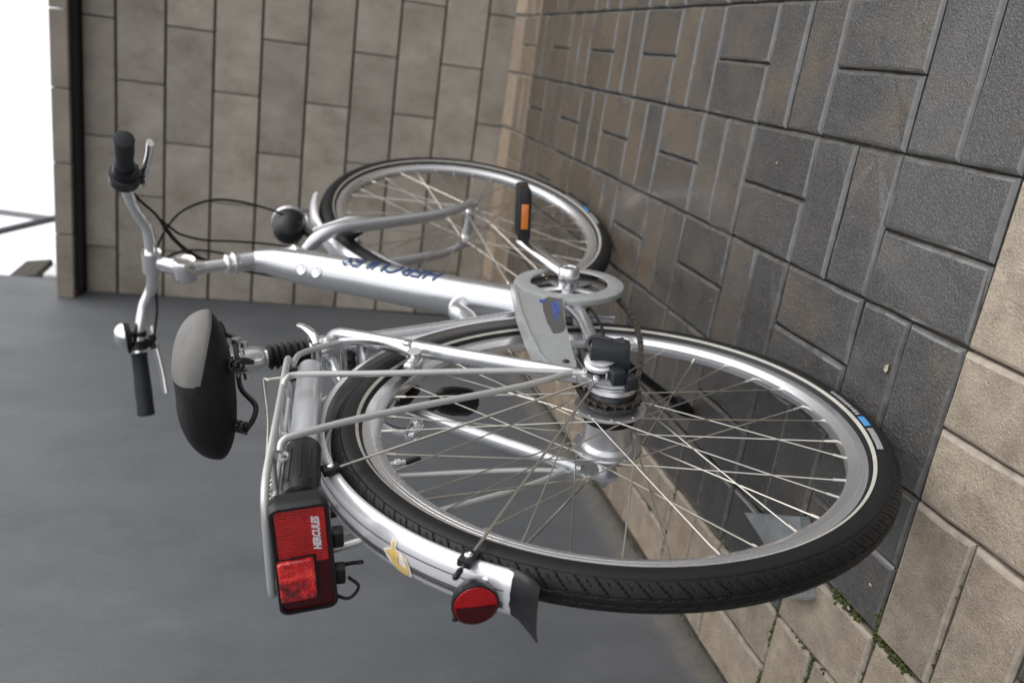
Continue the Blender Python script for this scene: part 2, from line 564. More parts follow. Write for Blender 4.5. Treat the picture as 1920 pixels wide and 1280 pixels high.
def spline(pts, k=8, closed=False):
    P = [Vector(p) for p in pts]
    n = len(P)
    out = []
    rng = n if closed else n - 1
    for i in range(rng):
        p0 = P[i - 1] if (closed or i > 0) else P[0] * 2 - P[1]
        p1 = P[i]
        p2 = P[(i + 1) % n]
        p3 = P[(i + 2) % n] if (closed or i + 2 < n) else P[-1] * 2 - P[-2]
        for j in range(k):
            t = j / k
            out.append(0.5 * ((2 * p1) + (p2 - p0) * t + (2 * p0 - 5 * p1 + 4 * p2 - p3) * t * t
                              + (3 * p1 - p0 - 3 * p2 + p3) * t ** 3))
    if not closed:
        out.append(P[-1])
    return out


def lerp_r(rs, k):
    out = []
    for i in range(len(rs) - 1):
        for j in range(k):
            out.append(rs[i] + (rs[i + 1] - rs[i]) * j / k)
    out.append(rs[-1])
    return out


def text_mesh(txt, size, shear=0.0, extr=0.0, bold=0.0):
    cu = bpy.data.curves.new('lettering', 'FONT')
    cu.body = txt
    cu.size = size
    cu.shear = shear
    cu.offset = bold
    cu.align_x = 'CENTER'
    cu.align_y = 'CENTER'
    cu.extrude = extr
    cu.resolution_u = 3
    ob = bpy.data.objects.new('lettering_tmp', cu)
    COL.objects.link(ob)
    dg = bpy.context.evaluated_depsgraph_get()
    me = bpy.data.meshes.new_from_object(ob.evaluated_get(dg))
    bpy.data.objects.remove(ob)
    bpy.data.curves.remove(cu)
    me.name = 'lettering'
    me.materials.clear()
    return me


# ------------------------------------------------------------------ ground and paving
mb = MB()
mb.add([(-60, -60, -0.055), (60, -60, -0.055), (60, 60, -0.055), (-60, 60, -0.055)], [(0, 1, 2, 3)])
ground = mb.build('ground', mat_yard, smooth=False)
ground['kind'] = 'structure'


def wall_y(x):
    return 0.935 + 0.016 * x


mb = MB()
nx, ny = 90, 60
vs, fs = [], []
x0, x1, y0, y1 = -3.2, 2.52, -4.2, 0.95
for i in range(nx + 1):
    for j in range(ny + 1):
        vs.append((x0 + (x1 - x0) * i / nx, y0 + (y1 - y0) * j / ny, -0.013 + random.uniform(-.002, .002)))
for i in range(nx):
    for j in range(ny):
        a = i * (ny + 1) + j
        fs.append((a, a + ny + 1, a + ny + 2, a + 1))
mb.add(vs, fs)
pavement = mb.build('pavement', mat_sand)
pavement['kind'] = 'structure'

PAVER_MESH = {}


def paver_mesh(lx, ly, mat):
    key = (round(lx, 3), round(ly, 3), mat.name, random.randrange(6))
    if key not in PAVER_MESH:
        hx, hy, c, h = lx / 2 - 0.0016, ly / 2 - 0.0016, 0.0048, 0.05
        kx, ky = (4, 2) if lx > ly else (2, 4)
        edge = []
        for i in range(kx):
            edge.append((-1 + 2 * i / kx, -1))
        for i in range(ky):
            edge.append((1, -1 + 2 * i / ky))
        for i in range(kx):
            edge.append((1 - 2 * i / kx, 1))
        for i in range(ky):
            edge.append((-1, 1 - 2 * i / ky))
        n_ = len(edge)
        jit = [(random.gauss(0, .0005), random.gauss(0, .0005)) for _ in edge]
        jit2 = [(random.gauss(0, .0007), random.gauss(0, .0007), random.gauss(0, .0004)) for _ in edge]

        def ring(s, z, j2):
            out = []
            for (ex, ey), (jx, jy), (kx_, ky_, kz_) in zip(edge, jit, jit2):
                out.append((ex * (hx - s) + jx + kx_ * j2, ey * (hy - s) + jy + ky_ * j2, z + kz_ * j2))
            return out

        m = MB()
        vs = ring(0, -h, 0) + ring(0, -c, 0) + ring(c * 0.55, -c * 0.30, .7) + ring(c * 1.25, 0, 1)
        fs = [tuple(3 * n_ + i for i in range(n_))]
        for k in range(3):
            for i in range(n_):
                j = (i + 1) % n_
                fs.append((k * n_ + i, k * n_ + j, k * n_ + n_ + j, k * n_ + n_ + i))
        m.add(vs, fs)
        me = m.mesh('paver', smooth=False)
        me.materials.append(mat)
        me.materials.append(chamfer_dark if mat is mat_dark else chamfer_tan)
        me.polygons.foreach_set('material_index', [0] + [1] * (len(me.polygons) - 1))
        PAVER_MESH[key] = me
    return PAVER_MESH[key]


OUTER = MB()
n_pavers = 0


def paver(xa, xb, ya, yb, mat):
    global n_pavers
    cx, cy = (xa + xb) / 2, (ya + yb) / 2
    o = bpy.data.objects.new('paver', paver_mesh(xb - xa, yb - ya, mat))
    COL.objects.link(o)
    o.parent = pavement
    o.location = (cx, cy, random.uniform(-0.0012, 0.0012))
    o.rotation_euler = (random.gauss(0, .0035), random.gauss(0, .0035), random.gauss(0, .004))
    n_pavers += 1


def outer(xa, xb, ya, yb):
    g_, c = 0.0018, 0.005
    z = random.uniform(-.001, .001)
    p = [(xa + g_, ya + g_), (xb - g_, ya + g_), (xb - g_, yb - g_), (xa + g_, yb - g_)]
    q = [(xa + g_ + c, ya + g_ + c), (xb - g_ - c, ya + g_ + c), (xb - g_ - c, yb - g_ - c), (xa + g_ + c, yb - g_ - c)]
    OUTER.add([(x, y, -.012) for x, y in p] + [(x, y, z - c) for x, y in p] + [(x, y, z) for x, y in q],
              [(8, 9, 10, 11)] + [(k + i, k + (i + 1) % 4, k + 4 + (i + 1) % 4, k + 4 + i) for k in (0, 4) for i in range(4)])


def is_tan(i, j):
    """pale bands frame the dark field: i counts 20 cm blocks away from the camera, j towards the house wall"""
    return i == -1 or i >= 11


def field_block(i, j, fn):
    x, y = .2 * i, .2 * j
    ym = y + .2
    if (i + j) % 2:                     # two stones lying across
        fn(x, x + .1, y, ym)
        fn(x + .1, x + .2, y, ym)
    else:
        fn(x, x + .2, y, y + .1)
        fn(x, x + .2, y + .1, ym)


for i in range(-3, 12):
    for j in range(-2, 3):
        mt = mat_tan if is_tan(i, j) else mat_dark
        field_block(i, j, lambda a, b_, c_, d, mt=mt: paver(a, b_, c_, d, mt))
# row of cut stones beside the pale band along the house
for i in range(-3, 12):
    x = .2 * i
    if i in (-1, 0) or i >= 11:
        mt = mat_tan
    else:
        mt = mat_dark
    if i in (-1, 0):
        paver(x, x + .2, .607, .715, mt)
    elif (i + 3) % 2:
        paver(x, x + .1, .602, .712, mt)
        paver(x + .1, x + .2, .602, .712, mt)
    else:
        paver(x, x + .2, .602, .712, mt)
# pale band along the house wall
for i in range(-3, 12):
    x = .2 * i
    if (i + 3) % 2:
        paver(x, x + .1, .716, .918, mat_tan)
        paver(x + .1, x + .2, .716, .918, mat_tan)
    else:
        paver(x, x + .2, .716, .816, mat_tan)
        paver(x, x + .2, .818, .918, mat_tan)
# edging stones tilted up against the block wall
for k in range(-4, 5):
    o = bpy.data.objects.new('paver', paver_mesh(.10, .2, mat_edge))
    COL.objects.link(o)
    o.parent = pavement
    o.location = (2.447, .1 + .2 * k + .1 - .1, 0.010)
    o.rotation_euler = (0, rad(-11), 0)
# the paving goes on outside the view
for i in range(-15, 12):
    for j in range(-20, 3):
        if -3 <= i and j >= -2:
            continue
        field_block(i, j, outer)
for i in range(-15, -3):
    for k in range(3):
        outer(.2 * i, .2 * i + .2, .602 + .106 * k, .602 + .106 * k + .105)
oo = OUTER.build('outer_pavers', mat_dark, pavement, smooth=False)
oo['kind'] = 'stuff'

# ------------------------------------------------------------------ block wall
XB = 2.5
ROW, LEN = .1587, .3949
mb = MB()
mb.box((XB + .115, -.62, .70), (.19, 3.16, 1.44))
mb.box((XB + .175, -.62, 1.464), (.05, 3.16, .09))
wall = mb.build('block_wall', mat_core, smooth=False)
tag(wall, 'low grey-brown concrete block wall in running bond behind the bicycle', 'wall')
BLK = {}


def block_mesh(ly, lz):
    key = (round(ly, 3), round(lz, 3))
    if key not in BLK:
        m = MB()
        m.bbox((0, 0, 0), (.2, ly, lz), .0035)
        me = m.mesh('block', smooth=False)
        me.materials.append(mat_block)
        BLK[key] = me
    return BLK[key]


for rix in range(1, 11):
    zt = 1.5422 - ROW * (rix - 1)
    zb = zt - ROW
    if rix == 1:
        zt = 1.491
    if rix == 10:
        zb = -.03
    off = 0.0072 + (0 if rix % 2 else LEN / 2)
    for k in range(-6, 4):
        ya = off + LEN * k
        yb = ya + LEN
        if ya > .97:
            continue
        yb = min(yb, .974)
        if yb - ya < .03:
            continue
        o = bpy.data.objects.new('block', block_mesh(yb - ya - .0040, zt - zb - .0080))
        COL.objects.link(o)
        o.parent = wall
        o.location = (XB + .1 + random.uniform(-.0015, .0015), (ya + yb) / 2, (zt + zb) / 2)
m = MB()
m.box((XB + .06, -.62, 1.4995), (.26, 3.14, .0165))  # added strip, its dark colour paints the shaded gap below the coping
m.build('gap_shade_strip', mat_gap_shade, wall, smooth=False)
for k in range(-9, 4):
    ya, yb = .02 + .247 * k - .02, .02 + .247 * (k + 1) - .02
    yb = min(yb, .972)
    if yb - ya < .03 or ya > .97:
        continue
    m = MB()
    m.bbox((XB + .10, (ya + yb) / 2, 1.5365), (.40, yb - ya - .003, .056), .004)
    o = m.build('coping_slab', mat_coping, wall, smooth=False)

# ------------------------------------------------------------------ house wall
mb = MB()
n1, n2 = 110, 70
xa, xb_, zh = -2.6, 2.655, 3.6
grid = []
for i in range(n1 + 1):
    x = xa + (xb_ - xa) * i / n1
    for j in range(n2 + 1):
        z = -.03 + (zh + .03) * (j / n2) ** 1.5
        w = .0022 * math.sin(x * 3.1 + z * 2.3) + .0016 * math.sin(x * 7.7 - z * 5.1 + 1) + random.uniform(-.0003, .0003)
        if z < .03:
            w -= .003 + random.uniform(0, .004)
        grid.append((x, wall_y(x) + w, z))
fs = []
for i in range(n1):
    for j in range(n2):
        a_ = i * (n2 + 1) + j
        fs.append((a_, a_ + n2 + 1, a_ + n2 + 2, a_ + 1))
mb.add(grid, fs)
# thickness: back, ends and top
bk = [(xa, 1.25, -.03), (xb_, 1.25, -.03), (xb_, 1.25, zh), (xa, 1.25, zh)]
fr = [grid[0], grid[n1 * (n2 + 1)], grid[n1 * (n2 + 1) + n2], grid[n2]]
mb.add(bk + fr, [(0, 1, 2, 3), (1, 5, 6, 2), (3, 2, 6, 7), (0, 3, 7, 4)])
hw = mb.build('house_wall', mat_render)
tag(hw, 'smooth grey painted house wall running beside the bicycle', 'wall')

# crumbs of old mortar along the foot of the house wall
# ------------------------------------------------------------------ things seen against the sky
mb = MB()
mb.tube([(3.5, .90, 1.4), (3.5, .925, 1.80), (3.5, 1.02, 2.07), (3.5, 1.18, 2.52)], .016, 12)
tag(mb.build('pole', mat_darkpole), 'dark slanting pole rising behind the block wall', 'pole')
mb = MB()
mb.tube([(4.4, 1.17, 1.2), (4.4, 1.155, 1.95), (4.4, 1.12, 2.6)], .018, 12)
tag(mb.build('pole', mat_greypole), 'paler grey upright pole crossing behind the dark slanting pole', 'pole')
mb = MB()
mb.prism([(1.685, .97), (1.78, .985), (1.82, 1.06), (1.66, 1.06)], 2.70, 2.95, lambda z, y, x: (x, y + .012, z + .03))
tag(mb.build('eave_board', mat_wood, smooth=False), 'brown weathered board end at the far edge of the house wall', 'board')
mb = MB()
mb.bbox((2.78, 1.05, 1.62), (.2, .16, .12), .006)
tag(mb.build('trim_board', mat_trim, smooth=False), 'pale trim board just above the end of the block wall', 'board')

# ------------------------------------------------------------------ bicycle
R = 0.356
O = Vector((.16397, .34973, 0))
BF = Vector((.99949166, -.03188122, 0))
BL = Vector((.03167538, .99303829, -.11345322))
BU = Vector((.00361703, .11339555, .99354334))
bike = link('bicycle', None)
bike.matrix_world = Matrix(((BF.x, BL.x, BU.x, O.x), (BF.y, BL.y, BU.y, O.y), (BF.z, BL.z, BU.z, O.z), (0, 0, 0, 1)))
tag(bike, 'silver step-through city bicycle leaning on its stand beside the grey wall', 'bicycle')
WB = 1.0725
HA = rad(69)
AX = Vector((-math.cos(HA), 0, math.sin(HA)))
PERP = Vector((math.sin(HA), 0, math.cos(HA)))
P0 = Vector((WB, 0, R)) - .045 * PERP
MS = Matrix.Translation(P0) @ Matrix.Rotation(-.2578, 4, AX) @ Matrix.Translation(-P0)


def sa(s):
    """point on the steering axis, s metres above the wheel end"""
    return P0 + AX * s


# ---- tyre with cut tread
RT, RC = .0212, .335


def tread(s, w):
    """groove depth for arc length s along the tyre and arc w across (metres)"""
    a = abs(w)
    per = .0195
    d = 0.0
    sh = s + (0 if w > 0 else per / 2)
    if .0045 < a < .0225:
        ph = ((sh + (a - .0045) * .95) / per) % 1
        if ph < .075:
            d = .0016
        ph2 = ((sh + (a - .0045) * .95) / per + .5) % 1
        if .0125 < a < .0195 and ph2 < .06:
            d = .0012
    tri = abs(((s / per) % 1) * 2 - 1)
    if abs(a - (.0035 + .0022 * tri)) < .0006:
        d = .0013
    if abs(a - .0228) < .0006:
        d = max(d, .0008)
    return d


def tyre_mesh():
    nu, nv = 2600, 96
    vs, fs = [], []
    for i in range(nu):
        th = 2 * math.pi * i / nu
        ct, st = math.cos(th), math.sin(th)
        for j in range(nv):
            al = -rad(152) + rad(304) * j / (nv - 1)
            w = al * RT
            r_ = RT - tread(th * .356, w)
            if abs(w) < .023:
                r_ += .0004
            rr = RC + r_ * math.cos(al)
            vs.append((rr * ct, r_ * math.sin(al), rr * st))
    for i in range(nu):
        i2 = (i + 1) % nu
        for j in range(nv - 1):
            fs.append((i * nv + j, i * nv + j + 1, i2 * nv + j + 1, i2 * nv + j))
    m = MB()
    m.v, m.f = vs, fs
    me = m.mesh('tyre', True, 42)
    me.materials.append(tyre_rubber)
    return me


def side_y(r):
    return math.sqrt(max(1e-9, RT ** 2 - (r - RC) ** 2))


def ring_band(r0, r1, a0, a1, sgn, n, lift=.0006):
    m = MB()
    vs, fs = [], []
    k = 4
    for i in range(n + 1):
        a = a0 + (a1 - a0) * i / n
        for q in range(k):
            r_ = r0 + (r1 - r0) * q / (k - 1)
            y = sgn * (side_y(r_) + lift)
            vs.append((r_ * math.cos(a), y, r_ * math.sin(a)))
    for i in range(n):
        for q in range(k - 1):
            a = i * k + q
            fs.append((a, a + 1, a + k + 1, a + k))
    m.add(vs, fs)
    return m


TYRE = tyre_mesh()
mb = MB()
prof = [(0, .2945), (.0065, .2955), (.0095, .2995), (.0112, .3045), (.0118, .3055), (.0122, .3085), (.0120, .3087), (.0123, .3130),
        (.0121, .3132), (.0124, .3190), (.0122, .3215), (.0105, .3215), (.0095, .312), (0, .309)]
full = [(-a, r_) for a, r_ in prof] + [(a, r_) for a, r_ in reversed(prof)]
mb.lathe(full, n=160, closed=True)
RIM = mb.mesh('rim', True, 35)
RIM.materials.append(rim_alu)


def spoke_mesh(yf, rf, direction):
    m = MB()
    a = rad(60) * direction
    p0 = Vector((rf, yf, 0))
    p1 = Vector((.2945 * math.cos(a), math.copysign(.002, yf), .2945 * math.sin(a)))
    d = (p1 - p0).normalized()
    bow = Vector((0, math.copysign(.002, yf) * direction, 0))
    m.tube([p0 + bow, p0 + d * .05 + bow * .4, p1 - d * .013], .00095, 6)
    m.tube([p1 - d * .014, p1 - d * .002, p1 + d * .003], [.0019, .0019, .0026], 8)
    m.tube([p0 + Vector((0, math.copysign(.004, yf), 0)) * direction, p0 + bow], .0016, 6)
    me = m.mesh('spoke')
    me.materials.append(steel)
    return me


def make_wheel(M, hub_prof, hub_mat, flange_y, flange_r, phase):
    w = link('wheel', None, bike, M)
    link('tyre', TYRE, w)
    link('rim', RIM, w)
    h = MB()
    h.lathe(hub_prof, n=48)
    h.build('hub', hub_mat, w, angle=30)
    for sgn in (-1, 1):
        ring_band(.3222, .3262, 0, 2 * math.pi, sgn, 180).build('reflective_stripe', stripe_cream, w)
    ms = {}
    for side in (0, 1):
        for d in (1, -1):
            ms[side, d] = spoke_mesh(flange_y[side], flange_r[side], d)
    for side in (0, 1):
        for k in range(18):
            d = 1 if k % 2 == 0 else -1
            o = link('spoke', ms[side, d], w)
            o.rotation_euler = (0, -rad(20 * k + 10 * side + phase), 0)
    return w


hub_rear = [(-.052, .004), (-.052, .012), (-.040, .012), (-.040, .022), (-.033, .030), (-.032, .046), (-.029, .0465), (-.027, .045),
            (-.0265, .034), (-.022, .033), (-.021, .0325), (.016, .0325), (.019, .029), (.022, .033), (.026, .035), (.0262, .0455),
            (.0285, .0465), (.031, .0455), (.0315, .027), (.036, .026), (.046, .022), (.052, .012), (.058, .011), (.058, .004)]
rear = make_wheel(Matrix.Translation((0, 0, R)), hub_rear, hub_alu, (-.0295, .0285), (.0425, .0425), 4)
rear.name = 'rear_wheel'
hub_front = [(-.057, .004), (-.055, .009), (-.045, .010), (-.037, .011), (-.0365, .019), (-.034, .0195), (-.033, .012), (0, .0105),
             (.033, .012), (.034, .0195), (.0365, .019), (.037, .011), (.045, .010), (.055, .009), (.057, .004)]
front = make_wheel(MS @ Matrix.Translation((WB, 0, R)), hub_front, bright_alu, (-.035, .035), (.0175, .0175), 9)
front.name = 'front_wheel'
mb = MB()
mb.lathe([(-.0225, .0331), (-.0222, .0335), (-.0125, .0335), (-.0122, .0331)], n=48)
mb.build('hub_band', black_plastic, rear)

# tyre marks: pale worn print either side of a blue flash
for w, c0 in ((rear, -105.5), (front, -78.0)):
    a0 = rad(c0)
    for (s0, s1, r0, r1, mt) in ((0, 4.6, .3285, .3365, tyre_blue),):
        ring_band(r0, r1, a0, a0 + rad(s1), -1, 10, .0009).build('blue_mark', mt, w)
    aa = a0 + rad(5.6)
    for k in range(10):
        wdt = rad(random.uniform(.75, 1.15))
        q = ring_band(.3292 + random.uniform(0, .001), .3352 - random.uniform(0, .001), aa, aa + wdt, -1, 3, .0009)
        q.build('tyre_print', tyre_white, w)
        aa += wdt + rad(.3)
    aa = a0 - rad(1.2)
    for k in range(9):
        wdt = rad(random.uniform(.8, 1.1))
        q = ring_band(.3285 + random.uniform(0, .0008), .336, aa - wdt, aa, -1, 3, .0009)
        q.build('tyre_print', tyre_white, w)
        aa -= wdt + rad(.12)
# valve
mb = MB()
va = rad(100)
pv = lambda r_: (r_ * math.cos(va), 0, r_ * math.sin(va))
mb.tube([pv(.296), pv(.275)], .0032, 10)
mb.tube([pv(.288), pv(.281)], .0052, 10)
v = mb.build('valve', bright_alu, rear)
mb = MB()
mb.tube([pv(.275), pv(.272), pv(.258), pv(.256)], [.003, .0042, .0042, .003], 10)
mb.build('valve_cap', black_plastic, rear)
# sprocket with dust cap
mb = MB()
n = 18
prof_s = []
for k in range(n * 4):
    a = 2 * math.pi * k / (n * 4)
    r_ = .0385 if k % 4 in (0, 1) else .0345
    prof_s.append((r_ * math.cos(a), r_ * math.sin(a)))
mb.prism(prof_s, -.0465, -.0442, lambda a, b_, d: (a, d, b_))
mb.lathe([(-.058, .016), (-.058, .024), (-.050, .029), (-.047, .030), (-.047, .016)], n=40)
mb.build('sprocket', dark_steel, rear, angle=30)

# ---- frame
mb = MB()
k = 8
main = [(.843, 0, .845), (.815, 0, .800), (.765, 0, .735), (.69, 0, .635), (.60, 0, .525), (.52, 0, .425), (.445, 0, .318), (.432, 0, .295)]
mr_ = [.0200, .030, .0355, .0370, .0375, .0375, .035, .028]
mb.tube(spline(main, k), lerp_r(mr_, k), 28)
mb.tube([sa(.455), sa(.462), sa(.465), sa(.575), sa(.578)], [.020, .0215, .0195, .0195, .0195], 28)
st0, st1 = Vector((.433, 0, .29)), Vector((.322, 0, .728))
mb.tube([st0, st0.lerp(st1, .3), st0.lerp(st1, .6), st1], [.021, .0178, .0172, .0172], 24)
mb.tube([st1 - (st1 - st0).normalized() * .03, st1 + (st1 - st0).normalized() * .006], .0195, 24)
mb.tube(spline([(.527, 0, .445), (.505, 0, .470), (.470, 0, .480), (.435, 0, .470), (.395, 0, .468)], 6), .0172, 20)
mb.lathe([(-.036, .006), (-.036, .0205), (.036, .0205), (.036, .006)], c=(.43, 0, .29), n=32)
for sg in (-1, 1):
    mb.tube(spline([(.418, sg * .022, .288), (.34, sg * .040, .300), (.27, sg * .047, .309), (.14, sg * .060, .336), (.028, sg * .066, .360)], 5),
            lerp_r([.013, .012, .011, .0095, .0085], 5), 16)
    mb.tube(spline([(.322, sg * .014, .705), (.292, sg * .034, .694), (.255, sg * .044, .668), (.17, sg * .053, .575), (.035, sg * .0655, .412), (.012, sg * .067, .384)], 5),
            lerp_r([.011, .0115, .012, .0115, .0105, .008], 5), 18)
    mb.prism([(-.022, .345), (-.020, .365), (.005, .400), (.022, .402), (.045, .372), (.030, .345), (.005, .338)], sg * .0645, sg * .0695,
             lambda a, b_, d: (a, d, b_))
mb.tube([(.235, -.04, .660), (.235, .04, .660)], .008, 12)
mb.tube([(.33, -.036, .302), (.33, .036, .302)], .009, 12)
frame = mb.build('frame', frame_silver, bike)

# lettering along the main tube
def tube_frame(t):
    """point and axes on the straight part of the main tube, t metres from the bottom bracket end"""
    a_, b_ = Vector((.52, 0, .425)), Vector((.765, 0, .735))
    d = (b_ - a_).normalized()
    return a_ + d * t, d


me = text_mesh('HERCULES', .049, .25, 0, .0008)
xs = [v_.co.x for v_ in me.vertices]
sx = .218 / (max(xs) - min(xs))
cx0 = (max(xs) + min(xs)) / 2
bm = bmesh.new()
bm.from_mesh(me)
bmesh.ops.triangulate(bm, faces=bm.faces)
for _ in range(4):
    es = [e for e in bm.edges if e.calc_length() > .005]
    if es:
        bmesh.ops.subdivide_edges(bm, edges=es, cuts=1)
        bmesh.ops.triangulate(bm, faces=bm.faces)
for vtx in bm.verts:
    u_, w_ = (vtx.co.x - cx0) * sx, vtx.co.y
    base, d = tube_frame(.192 + u_)
    nrear = Vector((-d.z, 0, d.x))                 # towards rear/up of the tube
    ang = rad(7) + w_ / .0375                      # angle from the right side towards the rear
    nn = Vector((0, -1, 0)) * math.cos(ang) + nrear * math.sin(ang)
    vtx.co = base + nn * .0386
bm.to_mesh(me)
bm.free()
me.materials.append(navy)
lt = link('lettering', me, frame)
# two round badges
for t in (.388, .352):
    base, d = tube_frame(t)
    nrear = Vector((-d.z, 0, d.x))
    ang = rad(74)
    nn = Vector((0, -1, 0)) * math.cos(ang) + nrear * math.sin(ang)
    m = MB()
    m.lathe([(-.002, .0128), (.0022, .0125), (.0028, .0110), (.0004, .0102), (.0004, .0086), (.0026, .0070), (.0032, 0)], c=base + nn * .0350, axis=nn, n=24)
    m.build('badge', bright_alu, frame)

# ---- fork, headset, stem, bar (all turned with the steering)
mb = MB()
cr = sa(.395)
for sg in (-1, 1):
    c_ = cr + Vector((0, sg * .012, 0))
    pts = [cr + AX * .035 + Vector((0, sg * .010, 0)), cr + AX * .012 + Vector((0, sg * .034, 0)), cr - AX * .03 + Vector((0, sg * .050, 0)),
           cr - AX * .10 + Vector((0, sg * .053, 0)), P0 + AX * .14 + PERP * .004 + Vector((0, sg * .054, 0)),
           P0 + AX * .06 + PERP * .020 + Vector((0, sg * .055, 0)), Vector((WB, sg * .055, R))]
    mb.tube(spline(pts, 6), lerp_r([.013, .0145, .0145, .014, .0125, .011, .0085], 6), 18)
    mb.lathe([(-.003, .014), (.003, .014)], c=(WB, sg * .056, R), n=20)
mb.tube([cr + AX * .01, cr + AX * .062], .0185, 20)
mb.build('fork', fork_silver, bike, M=MS)
mb = MB()
mb.tube([sa(.448), sa(.452), sa(.458), sa(.462)], [.018, .0235, .0235, .020], 28)
mb.build('headset_cup', bright_alu, bike, M=MS)
mb = MB()
mb.tube([sa(.576), sa(.579), sa(.586), sa(.590), sa(.592), sa(.600), sa(.604)], [.020, .0225, .0225, .018, .0205, .0205, .0160], 28)
mb.build('headset_nut', bright_alu, bike, M=MS)
mb = MB()
mb.tube([sa(.60), sa(.662)], .0125, 20)
PV = sa(.682)
BARC = Vector((.811, 0, 1.041))
mb.lathe([(-.021, .016), (-.023, .020), (-.020, .0225), (.020, .0225), (.023, .020), (.021, .016)], c=PV, n=32)
mb.tube([sa(.645), sa(.668)], [.0135, .018], 20)
dv = BARC - PV
mb.tube([PV, PV + dv * .3, PV + dv * .7, BARC - dv.normalized() * .012], [.0205, .0190, .0150, .0150], 20, flat=(.8, 1.0), up=(1, 0, 0))
mb.lathe([(-.022, .0165), (-.0225, .0185), (.0225, .0185), (.022, .0165)], c=BARC, n=28)
mb.build('stem', bright_alu, bike, M=MS)
bar_half = [(.811, 0, 1.041), (.815, .035, 1.042), (.819, .070, 1.047), (.812, .105, 1.061), (.795, .145, 1.069), (.776, .187, 1.072), (.735, .248, 1.063), (.700, .300, 1.054)]
bl = [Vector((a, -b_, c_)) for a, b_, c_ in reversed(bar_half)] + [Vector(p) for p in bar_half[1:]]
mb = MB()
mb.tube(spline(bl, 6), .0112, 20)
bar = mb.build('handlebar', bright_alu, bike, M=MS)


def bar_pt(f, sg):
    """f=0 at grip start, 1 at the bar end"""
    a_ = Vector((.770, sg * .196, 1.0712))
    b_ = Vector((.700, sg * .300, 1.054))
    return a_.lerp(b_, f), (b_ - a_).normalized()


for sg in (-1, 1):
    a_, d = bar_pt(0.0 if sg > 0 else .36, sg)
    e_, _ = bar_pt(1.04, sg)
    L = (e_ - a_).length
    m = MB()
    pts = [a_, a_ + d * .003, a_ + d * .006, a_ + d * L * .35, a_ + d * L * .6, a_ + d * L * .85, e_ - d * .006, e_ - d * .002, e_, e_]
    m.tube(pts[:9], [.0145, .0175, .0155, .0160, .0172, .0165, .0175, .0168, .012], 24)
    m.build('grip', grip_rubber, bike, M=MS)
    # brake lever bracket and blade
    c0, d = bar_pt(-.12 if sg > 0 else -.06, sg)
    down = Vector((.55, 0, -.83)).normalized()
    m = MB()
    m.tube([c0 - d * .008, c0 + d * .010], .0165, 20)
    m.tube([c0, c0 + down * .022, c0 + down * .034 - d * .004], [.011, .010, .008], 14)
    m.tube([c0 + down * .030 - d * .014, c0 + down * .034 + d * .016], [.0075, .0085], 12)
    m.build('brake_bracket', black_plastic, bike, M=MS)
    m = MB()
    l0 = c0 + down * .036 + d * .010
    pts = spline([l0, l0 + d * .03 + down * .004, l0 + d * .065 + down * .008, l0 + d * .104 + down * .010], 5)
    m.tube(pts, lerp_r([.0080, .0074, .0070, .0078], 5), 14, flat=(.75, 1.05), up=tuple(down))
    m.lathe([(-.008, .0035), (-.007, .006), (.007, .006), (.008, .0035)], c=l0 - d * .004, axis=tuple(d.cross(down)), n=16)
    m.build('brake_lever', bright_alu, bike, M=MS)
    m = MB()
    b0 = c0 + down * .034 - d * .014
    m.tube([b0, b0 - d * .008, b0 - d * .018], [.0055, .0055, .0035], 12)
    m.build('cable_adjuster', bright_alu, bike, M=MS)
# twist shifter on the right
a_, d = bar_pt(.03, -1)
m = MB()
m.tube([a_ - d * .012, a_ - d * .010, a_ + d * .012, a_ + d * .014], [.016, .0265, .0265, .021], 28)
m.tube([a_ + d * .013, a_ + d * .030, a_ + d * .036], [.0215, .0195, .0175], 28)
m.bbox(a_ + Vector((.022, 0, -.008)), (.03, .026, .024), .005)
m.build('twist_shifter', black_plastic, bike, M=MS)
m = MB()
m.tube([a_ - d * .014, a_ - d * .0105], [.021, .0245], 28)
m.build('shifter_ring', hub_alu, bike, M=MS)
# bell on the left
bc = Vector((.787, .158, 1.070))
ub = Vector((-.30, .05, .95)).normalized()
m = MB()
m.tube([bc - ub * .012, bc + ub * .016], .006, 12)
m.lathe([(-.003, .0135), (.006, .0135)], c=bc, axis=(-.4, .9, 0), n=18)
m.lathe([(.016, .012), (.018, .025), (.0275, .0265), (.029, .024)], c=bc, axis=tuple(ub), n=32)
m.tube([bc + ub * .022 + Vector((-.012, .018, 0)), bc + ub * .020 + Vector((-.016, .034, -.002))], .0035, 8)
bell = m.build('bell', black_plastic, bike, M=MS)
m = MB()
dome = [(.029, .0262)] + [(.029 + .021 * math.sin(rad(q)), .0262 * math.cos(rad(q))) for q in range(10, 91, 10)]
m.lathe(dome, c=bc, axis=tuple(ub), n=36)
m.build('bell_dome', chrome, bell)

# headlamp
hl = Vector((1.005, 0, .778))
m = MB()
m.lathe([(-.056, .010), (-.051, .021), (-.032, .033), (-.008, .0375), (.012, .038), (.014, .036)], c=hl, axis=(1, 0, -.06), n=36)
m.tube([hl + Vector((-.02, 0, -.03)), hl + Vector((-.055, 0, -.055)), cr + AX * .035 + PERP * .02], [.010, .009, .009], 12)
lamp = m.build('headlamp', black_plastic, bike, M=MS)
m = MB()
m.lathe([(.0135, .0355), (.017, .028), (.019, 0)], c=hl, axis=(1, 0, -.06), n=36)
m.build('lens', chrome, lamp)
m = MB()
m.lathe([(.006, .0385), (.012, .0405), (.017, .0400), (.017, .0375)], c=hl, axis=(1, 0, -.06), n=36)
m.build('lamp_rim', hub_alu, lamp)


